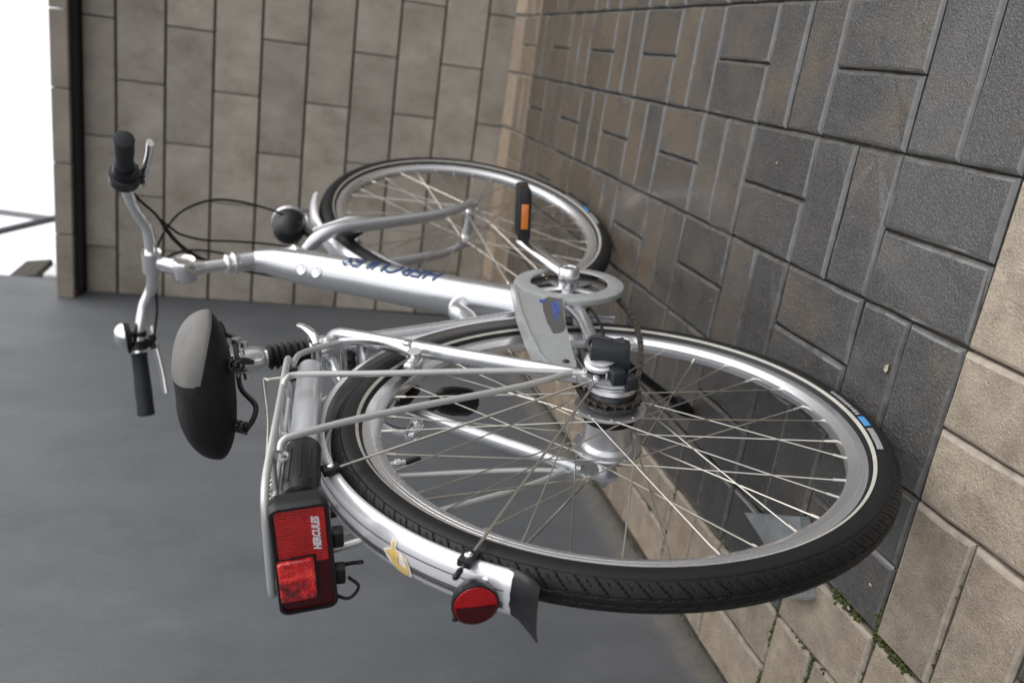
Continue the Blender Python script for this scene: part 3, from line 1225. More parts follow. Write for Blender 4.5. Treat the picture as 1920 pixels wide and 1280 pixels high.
# ---- mudguards
def guard_mesh(cx, cz, a0, a1, r, hw, n):
    m = MB()
    prof_ = [(-hw, -.012), (-hw * .98, -.008), (-hw * .80, -.0025), (-hw * .45, 0), (-.001, .0012), (hw * .45, 0), (hw * .80, -.0025), (hw * .98, -.008), (hw, -.012)]
    inner = [(y * .96, d - .0012) for y, d in reversed(prof_)]
    ring = prof_ + inner
    q = len(ring)
    vs, fs = [], []
    for i in range(n + 1):
        a = a0 + (a1 - a0) * i / n
        for y, d in ring:
            vs.append((cx + (r + d) * math.cos(a), y, cz + (r + d) * math.sin(a)))
    for i in range(n):
        for j in range(q):
            j2 = (j + 1) % q
            fs.append((i * q + j, i * q + j2, (i + 1) * q + j2, (i + 1) * q + j))
    fs.append(tuple(range(q)))
    fs.append(tuple(n * q + j for j in range(q - 1, -1, -1)))
    m.add(vs, fs)
    return m


def guard_d(y, hw):
    a = abs(y) / hw
    pts = [(0, .0012), (.45, 0), (.8, -.0025), (.98, -.008), (1, -.012)]
    for (u0, d0), (u1, d1) in zip(pts, pts[1:]):
        if a <= u1:
            return d0 + (d1 - d0) * (a - u0) / (u1 - u0)
    return -.012


GR, GW = .3765, .0245
rg = guard_mesh(0, R, rad(-20), rad(147.5), GR, GW, 240).build('rear_mudguard', fender_silver, bike, angle=50)
for (ya, yb) in ((-.0086, -.0076), (.0046, .0062), (.0074, .0095), (.0106, .0122)):
    m = MB()
    vs, fs = [], []
    for i in range(241):
        a = rad(20) + rad(126.5) * i / 240
        for y in (ya, yb):
            rr = GR + guard_d(y, GW) + .0007
            vs.append((rr * math.cos(a), y, R + rr * math.sin(a)))
    for i in range(240):
        fs.append((2 * i, 2 * i + 1, 2 * i + 3, 2 * i + 2))
    m.add(vs, fs)
    m.build('pinstripe', print_black, rg)
guard_mesh(WB, R, rad(80), rad(168), .3765, .0235, 50).build('front_mudguard', fender_silver, bike, angle=50, M=MS)


def on_guard(s, y, lift=.0008):
    """s = angle in radians along the rear guard"""
    rr = GR + guard_d(y, GW) + lift
    return Vector((rr * math.cos(s), y, R + rr * math.sin(s)))


# sticker on the mudguard
ol = [(-.0085, -.020), (-.004, -.0195), (-.0035, -.011), (.001, -.0105), (.006, -.006), (.0085, .001), (.0095, .009), (.0085, .0145), (.005, .0165),
      (.0005, .0165), (-.004, .0145), (-.008, .0095), (-.0125, .0035), (-.0115, .002), (-.0155, -.004), (-.0115, -.0075), (-.0085, -.0095)]


def flat_on_guard(poly, s0, y0, lift, name, mat, par):
    bm = bmesh.new()
    vv = [bm.verts.new((a, b_, 0)) for a, b_ in poly]
    bm.faces.new(vv)
    bmesh.ops.triangulate(bm, faces=bm.faces)
    for _ in range(3):
        es = [e for e in bm.edges if e.calc_length() > .003]
        if not es:
            break
        bmesh.ops.subdivide_edges(bm, edges=es, cuts=1)
        bmesh.ops.triangulate(bm, faces=bm.faces)
    for v_ in bm.verts:
        s_, y_ = v_.co.x, v_.co.y
        v_.co = on_guard(s0 + 1.55 * s_ / GR, max(-GW * .97, min(GW * .97, y0 + y_)), lift)
    me_ = bpy.data.meshes.new(name)
    bm.to_mesh(me_)
    bm.free()
    me_.materials.append(mat)
    return link(name, me_, par)


SK = rad(128.6)
stk = flat_on_guard(ol, SK, .0035, .0016, 'sticker', sticker_white, rg)
inn = [(-.0072, -.0185), (-.0052, -.018), (-.0048, -.010), (-.0010, -.009), (-.0012, .004), (.0005, .0125), (.0045, .0135), (.0062, .006), (.0052, -.002), (.0022, -.0072),
       (.0035, -.0075), (.0068, -.0015), (.0078, .0065), (.0062, .0145), (.0012, .0152), (-.0035, .0125), (-.0065, .0075), (-.0085, .0015), (-.0125, -.004), (-.0098, -.0068), (-.0074, -.0082)]
flat_on_guard(inn, SK, .0035, .0023, 'sticker_print', sticker_yellow, rg)

# mud flap
m = MB()
ea = rad(147)
et = Vector((-math.sin(ea), 0, math.cos(ea)))           # onward along the guard
en = Vector((math.cos(ea), 0, math.sin(ea)))
base = Vector((0, 0, R)) + en * (GR - .001)
vs, fs = [], []
nn_ = 12
for i in range(2):
    for lay in (0, -.003):
        pass
prof_f = []
for j in range(nn_ + 1):
    t = -1 + 2 * j / nn_
    y = t * .027
    d = -.011 * abs(t) ** 2.5
    prof_f.append((y, d))
rows = []
for (adv, flare, wid) in ((-.004, 0, .94), (.010, .004, 1.0), (.026, .013, 1.1), (.035, .020, 1.12)):
    rows.append([base + et * adv + en * (flare + d * (1 - adv * 12)) + Vector((0, y * wid, 0)) for y, d in prof_f])
for lay in (0, 1):
    for r_ in rows:
        vs += [p - en * (.0028 * lay) for p in r_]
w_ = nn_ + 1
nr = len(rows)
for lay in (0, 1):
    o_ = lay * nr * w_
    for i in range(nr - 1):
        for j in range(nn_):
            fs.append((o_ + i * w_ + j, o_ + i * w_ + j + 1, o_ + (i + 1) * w_ + j + 1, o_ + (i + 1) * w_ + j))
h_ = nr * w_
for i in range(nr - 1):
    for j in (0, nn_):
        fs.append((i * w_ + j, (i + 1) * w_ + j, h_ + (i + 1) * w_ + j, h_ + i * w_ + j))
for j in range(nn_):
    for i in (0, nr - 1):
        fs.append((i * w_ + j, i * w_ + j + 1, h_ + i * w_ + j + 1, h_ + i * w_ + j))
m.add(vs, fs)
flap = m.build('mud_flap', black_plastic, rg, angle=50)
# rivet
m = MB()
pr_ = on_guard(rad(143.6), -.013, 0)
nr_ = (pr_ - Vector((0, -.013, R)) * 1).normalized()
nr_ = Vector((pr_.x, -.12, pr_.z - R)).normalized()
m.lathe([(-.001, .0035), (.0008, .0033), (.0018, .002), (.0021, 0)], c=pr_, axis=tuple(nr_), n=16)
m.build('rivet', bright_alu, rg)
# round reflector on the guard
rc = on_guard(rad(141.6), .001, .0)
rn = Vector((-1, .03, .02)).normalized()
m = MB()
m.lathe([(-.008, .012), (.004, .020), (.012, .0222), (.016, .0222), (.0165, .0200)], c=rc + rn * .006, axis=tuple(rn), n=40)
refl = m.build('rear_reflector', black_plastic, bike)
m = MB()
m.lathe([(.0150, .0207), (.0172, .0200), (.0182, 0)], c=rc + rn * .006, axis=tuple(rn), n=40)
m.build('reflector_lens', reflector_red, refl)
m = MB()
# darker lower half of the lens
uu = Vector((0, 1, 0))
hh = rn.cross(uu)
half = [(math.cos(rad(a)) * .0188, math.sin(rad(a)) * .0188) for a in range(0, 181, 12)]
m.prism(half, .0176, .0186, lambda a, b_, d: rc + rn * (.006 + d) + hh * a + uu * b_)
m.build('dark_lens_half', dark_red, refl, smooth=False)

# mudguard stays with black clips
for sg in (-1, 1):
    for ang in (105.5, 140.5):
        a = rad(ang)
        c_ = Vector((GR * math.cos(a), sg * .026, R + GR * math.sin(a)))
        e0 = Vector((-.004, sg * .072, .377))
        dd = (c_ - e0).normalized()
        m = MB()
        m.tube([e0, c_ + dd * .014], .0017, 8)
        stay = m.build('mudguard_stay', steel, bike)
        m = MB()
        tx = Vector((-math.sin(a), 0, math.cos(a)))
        nx_ = Vector((math.cos(a), 0, math.sin(a)))
        Mr = Matrix((tx, Vector((0, 1, 0)), nx_)).transposed()
        m.bbox(c_ - nx_ * .005 + Vector((0, sg * .001, 0)), (.015, .008, .020), .0015, Mr)
        m.tube([c_ + dd * .009, c_ + dd * .011, c_ + dd * .021, c_ + dd * .023], [.002, .0032, .0032, .002], 10)
        clip = m.build('stay_clip', black_plastic, stay)
        m = MB()
        m.lathe([(0, .0042), (.0015, .0040), (.0026, .002), (.0018, 0)], c=c_ - nx_ * .005 + Vector((0, sg * .005, 0)), axis=(0, sg, 0), n=16)
        m.build('clip_screw', bright_alu, stay)

# ---- carrier rack
ZR = .768
rail_r = .0044
path = []
half_pts = [(.165, .030, ZR - .006), (.155, .052, ZR - .006), (.130, .064, ZR - .005), (.02, .0655, ZR), (-.09, .067, ZR + .005), (-.165, .066, ZR + .009), (-.195, .058, ZR + .010), (-.207, .035, ZR + .010)]
loop = [Vector(p) for p in half_pts] + [Vector((a, -b_, c_)) for a, b_, c_ in reversed(half_pts)]
m = MB()
m.tube(spline(loop, 6, True), rail_r, 12, closed=True)
for yy in (-.024, .024):
    m.tube(spline([(.163, yy, ZR - .008), (.05, yy, ZR - .004), (-.08, yy, ZR + .002), (-.200, yy, ZR + .006)], 4), .0030, 10)
for xx in (.10, -.02, -.13):
    zz = ZR + (.1 - xx) * .04 - .005
    m.tube([(xx, -.064, zz), (xx, .064, zz)], .0030, 10)
rack = m.build('carrier_rack', rack_paint, bike)
for sg in (-1, 1):
    for (xt, xk) in ((.062, .05), (-.10, -.11)):
        m = MB()
        m.tube(spline([(xt - .018, sg * .064, ZR - .002), (xt - .008, sg * .071, ZR - .006), (xt, sg * .0735, ZR - .022), (xt * .72 + .005, sg * .0745, .66), (xt * .3 + .016, sg * .0735, .48), (.019, sg * .0725, .405), (.014, sg * .0725, .390)], 5),
               .0042, 12)
        m.bbox((.013, sg * .0725, .384), (.014, .004, .020), .0015)
        m.build('rack_strut', rack_paint, rack)
# brace from rack to seat tube
for sg in (-1, 1):
    m = MB()
    m.tube(spline([(.155, sg * .050, ZR - .012), (.20, sg * .046, .745), (.245, sg * .040, .700), (.265, sg * .036, .684)], 5), .0042, 10)
    m.build('rack_brace', rack_paint, rack)
# spring clamp on top
m = MB()
m.tube(spline([(.14, -.036, ZR - .002), (.135, -.036, ZR + .022), (.128, -.036, ZR + .026), (.01, -.036, ZR + .016), (-.11, -.034, ZR + .014), (-.150, -.020, ZR + .016), (-.155, 0, ZR + .017),
               (-.150, .020, ZR + .016), (-.11, .034, ZR + .014), (.01, .036, ZR + .016), (.128, .036, ZR + .026), (.135, .036, ZR + .022), (.14, .036, ZR - .002)], 5), .0026, 8)
for sg in (-1, 1):
    m.tube([(-.135 + .0014 * q, sg * .012 + .0045 * math.cos(q * .9), ZR + .008 + .0045 * math.sin(q * .9)) for q in range(0, 40)], .0011, 6)
m.build('spring_clamp', steel, rack)
# small wire hooks under the rack
for sg in (-1, 1):
    for x_ in (-.04, -.085):
        m = MB()
        m.tube(spline([(x_, sg * .046, ZR - .002), (x_ - .005, sg * .045, ZR - .009), (x_ - .011, sg * .044, ZR - .010), (x_ - .016, sg * .044, ZR - .006), (x_ - .015, sg * .045, ZR + .001)], 5), .0022, 8)
        m.build('wire_hook', rack_paint, rack)

# ---- tail lamp
TL = Vector((-.213, .002, .7445))
MT = Matrix.Rotation(rad(-4), 3, 'Y') @ Matrix.Rotation(rad(-2), 3, 'X')
m = MB()


def rrect(w, h, r, n=5):
    out = []
    for cx, cy, a0 in ((w - r, h - r, 0), (-w + r, h - r, 90), (-w + r, -h + r, 180), (w - r, -h + r, 270)):
        for i in range(n + 1):
            a = rad(a0 + 90 * i / n)
            out.append((cx + r * math.cos(a), cy + r * math.sin(a)))
    return out


def tl(a, b_, d):
    return TL + MT @ Vector((-d, a * .93, b_))


outl = rrect(.067, .0290, .009)
inr = rrect(.0635, .0255, .007)
k = len(outl)
vs = [tl(a * .94, b_ * .9, -.024) for a, b_ in outl] + [tl(a, b_, -.004) for a, b_ in outl] + [tl(a, b_, .007) for a, b_ in outl] + \
     [tl(a * .985, b_ * .97, .0088) for a, b_ in outl] + [tl(a, b_, .0088) for a, b_ in inr] + [tl(a, b_, .0045) for a, b_ in inr]
fs = [tuple(range(k))]
for q in range(5):
    for j in range(k):
        j2 = (j + 1) % k
        fs.append((q * k + j, q * k + j2, (q + 1) * k + j2, (q + 1) * k + j))
m.add(vs, fs)
m.bbox(TL + Vector((.012, -.010, -.034)), (.016, .018, .012), .003)
m.bbox(TL + Vector((.012, .034, -.034)), (.016, .018, .012), .003)
tail = m.build('tail_lamp', black_plastic, bike, angle=35)
m = MB()
m.prism(inr, .0028, .0055, tl)
m.build('lens', dark_red, tail, smooth=False)
m = MB()
m.prism([(-.0615, -.0235), (.005, -.0235), (.005, .0238), (-.0615, .0238)], .0050, .0066, tl)
m.build('ribbed_reflector', ribbed_red, tail, smooth=False)
m = MB()
bb = rrect(.0255, .0175, .003, 3)
vs = [tl(a + .0225, b_ + .0085, .004) for a, b_ in bb] + [tl(a + .0225, b_ + .0085, .0110) for a, b_ in bb] + [tl(a * .93 + .0225, b_ * .92 + .0085, .0124) for a, b_ in bb]
q = len(bb)
fs = [tuple(range(2 * q, 3 * q))]
for lay in range(2):
    for j in range(q):
        fs.append((lay * q + j, lay * q + (j + 1) % q, (lay + 1) * q + (j + 1) % q, (lay + 1) * q + j))
m.add(vs, fs)
m.build('lamp_window', lamp_red, tail, angle=30)
m = MB()
for (a0, a1, b0, b1) in ((-.0045, -.0022, -.0115, .0265), (-.0045, .050, -.0115, -.0092)):
    m.prism([(a0, b0), (a1, b0), (a1, b1), (a0, b1)], .004, .0085, tl)
m.build('window_frame', black_plastic, tail, smooth=False)
me = text_mesh('HERCULES', .0098, .28, 0, .0005)
for v_ in me.vertices:
    # letters read from left to right when seen from behind the bicycle
    v_.co = tl(-.030 - v_.co.x * .88, -.0145 + v_.co.y, .0072)
me.materials.append(white_print)
link('lettering', me, tail)
# lamp bracket and wire
m = MB()
m.tube(spline([(-.200, .03, .718), (-.188, .035, .700), (-.195, .03, .688), (-.205, .022, .690)], 6), .0022, 8)
m.tube(spline([(-.192, .045, .724), (-.205, .058, .716), (-.212, .060, .702), (-.205, .052, .692), (-.196, .046, .702)], 6), .0018, 8)
m.build('lamp_wire', black_rubber, tail)
m = MB()
m.tube([(-.178, .024, .722), (-.176, .018, .690), (-.172, .012, .672)], .0045, 10)
m.build('lamp_bracket', rack_paint, tail)

# ---- seat post, clamp, saddle
ax_s = (st1 - st0).normalized()


def sp(s):
    return st1 + ax_s * s


m = MB()
m.tube([sp(-.05), sp(.10)], .0132, 20)
m.tube([sp(.078), sp(.088), sp(.108), sp(.116)], [.0135, .019, .021, .012], 20)
m.bbox(sp(.118) + Vector((0, 0, .004)), (.050, .040, .014), .004)
m.tube([sp(.106) + Vector((0, -.030, 0)), sp(.106) + Vector((0, .030, 0))], .0055, 12)
m.tube([sp(.113) + Vector((.018, -.030, .006)), sp(.113) + Vector((.018, .030, .006))], .007, 12)
m.build('seat_post', bright_alu, bike)
m = MB()
pts, rs = [], []
for i in range(41):
    s_ = .012 + .062 * i / 40
    pts.append(sp(s_))
    rs.append((.0175 + .0015 * (1 - i / 40)) + .0026 * math.cos(2 * math.pi * i / 6.2))
m.tube(pts, rs, 28)
m.build('rubber_boot', black_rubber, bike)
m = MB()
m.tube([sp(-.016), sp(.008)], .0215, 28)
m.tube([sp(-.003) + Vector((-.024, -.020, 0)), sp(-.003) + Vector((-.024, .020, 0))], .0065, 12)
m.tube(spline([sp(-.003) + Vector((-.024, -.020, 0)), sp(.0) + Vector((-.010, -.030, .002)), sp(.006) + Vector((.022, -.031, .008)), sp(.012) + Vector((.050, -.026, .012))], 5), lerp_r([.007, .0068, .0055, .0045], 5), 12, flat=(1, .6))
m.lathe([(-.006, .009), (.006, .0095)], c=sp(-.003) + Vector((-.024, .024, 0)), n=16)
m.build('seat_clamp', bright_alu, bike)

secs = [  # x, half width, top, side seam, bottom
    (.128, .028, .890, .878, .868), (.136, .058, .900, .872, .852), (.152, .083, .909, .867, .842), (.178, .101, .917, .864, .837),
    (.208, .108, .922, .866, .839), (.238, .103, .924, .870, .846), (.268, .088, .922, .875, .855), (.298, .066, .918, .878, .861),
    (.330, .047, .914, .879, .865), (.362, .036, .911, .879, .866), (.392, .030, .906, .877, .866), (.412, .023, .900, .876, .868), (.420, .011, .892, .878, .873)]
NS = 80
fine = []
for i in range(len(secs) - 1):
    s0_, s1_, s2_, s3_ = secs[max(i - 1, 0)], secs[i], secs[i + 1], secs[min(i + 2, len(secs) - 1)]
    for j in range(12):
        q = j / 12
        fine.append(tuple(.5 * (2 * b_ + (c_ - a_) * q + (2 * a_ - 5 * b_ + 4 * c_ - d_) * q * q + (3 * b_ - a_ - 3 * c_ + d_) * q ** 3)
                          for a_, b_, c_, d_ in zip(s0_, s1_, s2_, s3_)))
fine.append(secs[-1])


def sad_pt(sec, a, lift=0.0):
    x, w, zt, zs, zb = sec
    cy, sy = math.cos(a), math.sin(a)
    if sy >= 0:
        y = (w + lift) * math.copysign(abs(cy) ** .88, cy)
        z = zs + (zt + lift - zs) * abs(sy) ** .95
        z -= .0025 * math.exp(-(y / .02) ** 2) * (1 if x < .33 else .3)
    else:
        y = (w + lift) * math.copysign(abs(cy) ** .9, cy) * (1 - .12 * abs(sy))
        z = zs - (zs - zb) * abs(sy) ** .9
    return (x, y, z)


def sec_at(x):
    for s0_, s1_ in zip(fine, fine[1:]):
        if s0_[0] <= x <= s1_[0]:
            q = (x - s0_[0]) / max(1e-9, s1_[0] - s0_[0])
            return tuple(u_ + (v_ - u_) * q for u_, v_ in zip(s0_, s1_))
    return fine[-1]


vs = [sad_pt(sec, 2 * math.pi * j / NS) for sec in fine for j in range(NS)]
fs = []
for i in range(len(fine) - 1):
    for j in range(NS):
        j2 = (j + 1) % NS
        fs.append((i * NS + j, i * NS + j2, (i + 1) * NS + j2, (i + 1) * NS + j))
fs.append(tuple(range(NS)))
fs.append(tuple((len(fine) - 1) * NS + j for j in range(NS - 1, -1, -1)))
m = MB()
m.add(vs, fs)
sad = m.build('saddle', saddle_black, bike, angle=60)
# grey front cover, its rear seam slanting over the tail
m = MB()
vs, fs = [], []
NA, NX = 40, 120
for k_ in range(NX + 1):
    x = .1295 + (.4195 - .1295) * k_ / NX
    sec = sec_at(x)
    w = sec[1] + .0009
    tt = min(1.0, max(0.0, (x - .20) / .13))
    ys = (-.026 - .10 * max(0.0, .20 - x)) * (1 - tt) + w * tt      # seam: beside the middle at the tail, whole nose in front
    cq = max(-1.0, min(1.0, math.copysign((abs(ys) / w) ** (1 / .88), ys)))
    a_s = math.acos(cq)
    for i in range(NA + 1):
        a = a_s + (rad(188) - a_s) * i / NA
        vs.append(sad_pt(sec, a, .0009))
for k_ in range(NX):
    for i in range(NA):
        q = k_ * (NA + 1) + i
        fs.append((q, q + 1, q + NA + 2, q + NA + 1))
m.add(vs, fs)
m.build('saddle_cover', saddle_grey, sad, angle=60)
for sg in (-1, 1):
    m = MB()
    m.tube(spline([(.165, sg * .052, .834), (.180, sg * .048, .820), (.205, sg * .034, .814), (.240, sg * .024, .834), (.285, sg * .022, .842), (.33, sg * .022, .845), (.385, sg * .010, .866)], 6), .0038, 10)
    m.build('saddle_rail', black_plastic, sad)
for sg in (-1, 1):
    m = MB()
    m.tube([(.160 + .0006 * q, sg * .046 + .008 * math.cos(q * .7), .824 + .0008 * q + .008 * math.sin(q * .7)) for q in range(36)], .0022, 8)
    m.build('saddle_spring', dark_steel, sad)

# ---- crank, chain guard, pedals, chain
BB = Vector((.43, 0, .29))
ca = rad(17)
ce = Vector((math.cos(ca), 0, math.sin(ca)))
for sg in (-1, 1):
    e_ = ce * (.165 if sg < 0 else -.165)
    m = MB()
    b0 = BB + Vector((0, sg * .074, 0))
    b1 = BB + e_ + Vector((0, sg * .094, 0))
    dv = b1 - b0
    m.tube([b0 + dv * .02, b0 + dv * .2, b0 + dv * .5, b0 + dv * .9, b1, b1 + dv.normalized() * .010],
           [.0175, .0170, .0145, .0130, .0140, .0080], 18, flat=(.62, 1.0), up=(0, 1, 0))
    m.lathe([(sg * .050, .016), (sg * .060, .0195), (sg * .086, .0180), (sg * .0885, .0165), (sg * .0885, .0125), (sg * .084, .0115), (sg * .084, 0)], c=BB, n=36)
    cr_o = m.build('crank', bright_alu, bike, angle=35)
    m = MB()
    m.lathe([(sg * .0842, .0118), (sg * .0858, .0105), (sg * .086, .005), (sg * .0845, .004), (sg * .0845, 0)], c=BB, n=24)
    m.build('crank_bolt', dark_steel, cr_o)
    # pedal
    pc = b1 + Vector((0, sg * .058, 0))
    Mp = Matrix.Rotation(rad(9), 3, 'Y')
    m = MB()
    m.tube([b1 + Vector((0, sg * .002, 0)), b1 + Vector((0, sg * .016, 0))], .007, 14)
    m.bbox(pc, (.030, .088, .028), .006, Mp)
    for s2 in (-1, 1):
        m.bbox(pc + Mp @ Vector((s2 * .036, 0, 0)), (.020, .094, .024), .006, Mp)
        m.bbox(pc + Mp @ Vector((0, s2 * .041, 0)), (.074, .012, .022), .005, Mp)
    ped = m.build('pedal', black_plastic, bike, angle=35)
    for s2 in (-1, 1):
        m = MB()
        m.bbox(pc + Mp @ Vector((s2 * .0468, 0, 0)), (.003, .046, .013), .001, Mp)
        m.build('pedal_reflector', orange, ped)
m = MB()
n = 38
pts = []
for k in range(n * 4):
    a = 2 * math.pi * k / (n * 4)
    r_ = .0795 if k % 4 in (0, 1) else .0755
    pts.append((r_ * math.cos(a), r_ * math.sin(a)))
inner_r = .060
vs = [(BB.x + a, -.0440, BB.z + b_) for a, b_ in pts] + [(BB.x + a, -.0462, BB.z + b_) for a, b_ in pts]
kk = len(pts)
vs += [(BB.x + inner_r * math.cos(2 * math.pi * q / kk), y, BB.z + inner_r * math.sin(2 * math.pi * q / kk)) for y in (-.0440, -.0462) for q in range(kk)]
fs = []
for q in range(kk):
    q2 = (q + 1) % kk
    fs += [(q, q2, kk + q2, kk + q), (q, q2, 2 * kk + q2, 2 * kk + q), (kk + q, kk + q2, 3 * kk + q2, 3 * kk + q), (2 * kk + q, 2 * kk + q2, 3 * kk + q2, 3 * kk + q)]
m.add(vs, fs)
for q in range(5):
    a = ca + q * 2 * math.pi / 5
    d = Vector((math.cos(a), 0, math.sin(a)))
    m.tube([BB + d * .012 + Vector((0, -.050, 0)), BB + d * .062 + Vector((0, -.0465, 0))], [.011, .008], 10, flat=(.4, 1), up=(0, 1, 0))
m.build('chainring', hub_alu, bike, angle=30)

# guard disc + tail (one moulding)
m = MB()
ring_o = []
nn2 = 96
gy = -.0600
prof_g = [(-.0520, .0970), (-.0585, .0970), (-.0610, .0955), (-.0625, .0910), (-.0640, .0800), (-.0635, .0690), (-.0620, .0675), (-.0600, .0685), (-.0590, .0910), (-.0560, .0945), (-.0520, .0955)]
m.lathe(prof_g, c=(.425, 0, .29), n=nn2, closed=True)
guard = m.build('chain_guard', guard_grey, bike, angle=35)
m = MB()
tail_poly = [(.425, .3900), (.385, .3935), (.30, .4070), (.20, .4175), (.110, .4230), (.066, .4190), (.060, .4100), (.062, .3850), (.075, .3810), (.14, .3700), (.22, .3540), (.30, .3350), (.352, .3190), (.372, .3300), (.392, .3440), (.415, .3520), (.425, .3530)]
m.prism(tail_poly, -.0580, -.0612, lambda a, b_, d: (a, d, b_))
top = [(.425, .3905), (.385, .3938), (.30, .4073), (.20, .4178), (.110, .4233), (.066, .4193)]
vs, fs = [], []
for (x, z) in top:
    vs += [(x, -.0640, z - .001), (x, -.0632, z + .0035), (x, -.0400, z + .0050), (x, -.0400, z + .0020), (x, -.0605, z - .002)]
for i in range(len(top) - 1):
    for j in range(5):
        j2 = (j + 1) % 5
        fs.append((i * 5 + j, i * 5 + j2, i * 5 + 5 + j2, i * 5 + 5 + j))
fs += [tuple(range(5)), tuple(len(vs) - 5 + j for j in range(4, -1, -1))]
m.add(vs, fs)
m.build('guard_arm', guard_grey, guard, angle=30)
m = MB()
pan = [(.352, .3205), (.330, .3285), (.26, .3465), (.215, .3560), (.198, .3640), (.190, .3730), (.188, .3830), (.235, .3800), (.29, .3720), (.335, .3620), (.352, .3480)]
m.prism(pan, -.0605, -.0622, lambda a, b_, d: (a, d, b_))
m.build('guard_panel', panel_brown, guard, smooth=False)
for quad in ([(.318, .3420), (.252, .3545), (.252, .3600), (.318, .3480)], [(.335, .3520), (.323, .3540), (.323, .3650), (.335, .3630)], [(.326, .3345), (.306, .3385), (.306, .3430), (.326, .3395)], [(.306, .3385), (.266, .3465), (.266, .3495), (.306, .3420)], [(.246, .3560), (.234, .3580), (.234, .3620), (.246, .3605)]):
    m = MB()
    m.prism([(a + .004, b_ + .003) for a, b_ in quad], -.0620, -.0626, lambda a, b_, d: (a, d, b_))
    m.build('guard_print', print_blue, guard, smooth=False)
m = MB()
m.lathe([(.0600, .0052), (.0625, .0050), (.0640, .003), (.0645, 0)], c=(.082, 0, .394), axis=(0, -1, 0), n=18)
m.build('guard_screw', dark_steel, guard)

# chain: alternate inner and outer links
cp = []
r1, r2 = .0775, .0365
c1, c2 = (.43, .29), (0.0, R)
# lower run from ring bottom to sprocket bottom, round the back, upper run, round the ring
import itertools
dx, dz = c1[0] - c2[0], c1[1] - c2[1]
Dd = math.hypot(dx, dz)
base_a = math.atan2(dz, dx)
off_a = math.acos((r1 - r2) / Dd)


def arc(c_, r_, a0, a1, n_):
    return [(c_[0] + r_ * math.cos(a0 + (a1 - a0) * q / n_), c_[1] + r_ * math.sin(a0 + (a1 - a0) * q / n_)) for q in range(n_ + 1)]


up_a, lo_a = base_a + off_a, base_a - off_a
pl = arc(c1, r1, lo_a, up_a, 40)
pl += arc(c2, r2, up_a, lo_a + 2 * math.pi, 30)
# resample at half pitch with a little sag on the lower run
pts = [Vector((a, 0, b_)) for a, b_ in pl]
pts.append(pts[0])
res = []
pitch = .0127
acc = 0
cur = 0
total = sum((pts[i + 1] - pts[i]).length for i in range(len(pts) - 1))
nl = int(round(total / pitch))
nl += nl % 2
step = total / nl


def at_len(s_):
    s_ %= total
    for i in range(len(pts) - 1):
        l_ = (pts[i + 1] - pts[i]).length
        if s_ <= l_:
            return pts[i].lerp(pts[i + 1], s_ / l_)
        s_ -= l_
    return pts[-1]


def sag(p):
    if p.z < .32 and .02 < p.x < .42:
        t = (p.x - .02) / .40
        return p + Vector((0, 0, -.027 * math.sin(math.pi * t)))
    return p


m = MB()
for q in range(nl):
    a_ = sag(at_len(q * step))
    b_ = sag(at_len((q + 1) * step))
    d = (b_ - a_)
    wv_ = Vector((-d.z, 0, d.x)).normalized()
    yo = .0036 if q % 2 else .0024
    for s2 in (-1, 1):
        y = -.0453 + s2 * yo
        hgt = .0042
        poly = [a_ - d * .28 + wv_ * hgt * .6, a_ + d * .1 + wv_ * hgt, a_ + d * .5 + wv_ * hgt * .62, a_ + d * .9 + wv_ * hgt, b_ + d * .28 + wv_ * hgt * .6,
                b_ + d * .28 - wv_ * hgt * .6, a_ + d * .9 - wv_ * hgt, a_ + d * .5 - wv_ * hgt * .62, a_ + d * .1 - wv_ * hgt, a_ - d * .28 - wv_ * hgt * .6]
        vs = [(p.x, y - .0005, p.z) for p in poly] + [(p.x, y + .0005, p.z) for p in poly]
        m.add(vs, [tuple(range(10)), tuple(range(19, 9, -1))] + [(i, (i + 1) % 10, 10 + (i + 1) % 10, 10 + i) for i in range(10)])
    m.tube([a_ + Vector((0, -.0453 - .0048, 0)), a_ + Vector((0, -.0453 + .0048, 0))], .0022, 8)
m.build('chain', chain_steel, bike, smooth=False)

# cable pulley box on the right end of the rear axle
m = MB()
m.bbox((.016, -.094, .356), (.040, .040, .052), .008, Matrix.Rotation(rad(20), 3, 'Y'))
m.lathe([(-.020, .017), (.008, .018), (.010, .015)], c=(.020, -.098, .343), axis=(-.15, -.15, -1), n=28)
m.bbox((-.014, -.080, .356), (.026, .020, .018), .004)
m.bbox((-.022, -.074, .340), (.020, .018, .016), .004)
box = m.build('shift_box', dark_plastic, bike, angle=35)
m = MB()
m.tube(spline([(.024, -.112, .352), (.034, -.113, .364), (.038, -.111, .374), (.032, -.105, .381), (.016, -.099, .378), (.004, -.096, .368)], 6), .0040, 10)
m.build('box_loop', black_plastic, box)
m = MB()
m.lathe([(-.006, .018), (-.004, .0225), (.000, .0225), (.002, .019), (.006, .020), (.008, .010), (.008, 0)], c=(.012, -.090, .368), axis=(-.2, -1, .12), n=36)
m.build('cable_wheel', hub_alu, box)
m = MB()
m.lathe([(.055, .030), (.0575, .0315), (.0625, .0300), (.0635, .024)], c=(0, 0, R), axis=(0, -1, 0), n=36)
m.prism([(-.020, .346), (-.014, .380), (.010, .402), (.028, .398), (.022, .360), (.008, .338)], -.0700, -.0740, lambda a, b_, d: (a, d, b_))
m.build('axle_plate', hub_alu, box)
m = MB()
m.lathe([(.070, .0085), (.080, .0082), (.082, .006), (.089, .005), (.089, 0)], c=(0, 0, R + .002), axis=(0, -1, 0), n=6)
m.lathe([(.072, .0045), (.078, .0042), (.079, 0)], c=(-.004, 0, .379), axis=(0, -1, 0), n=12)
m.lathe([(.074, .0045), (.080, .0042), (.081, 0)], c=(.014, 0, .388), axis=(0, -1, 0), n=12)
m.build('axle_nut', bright_alu, box)
m = MB()
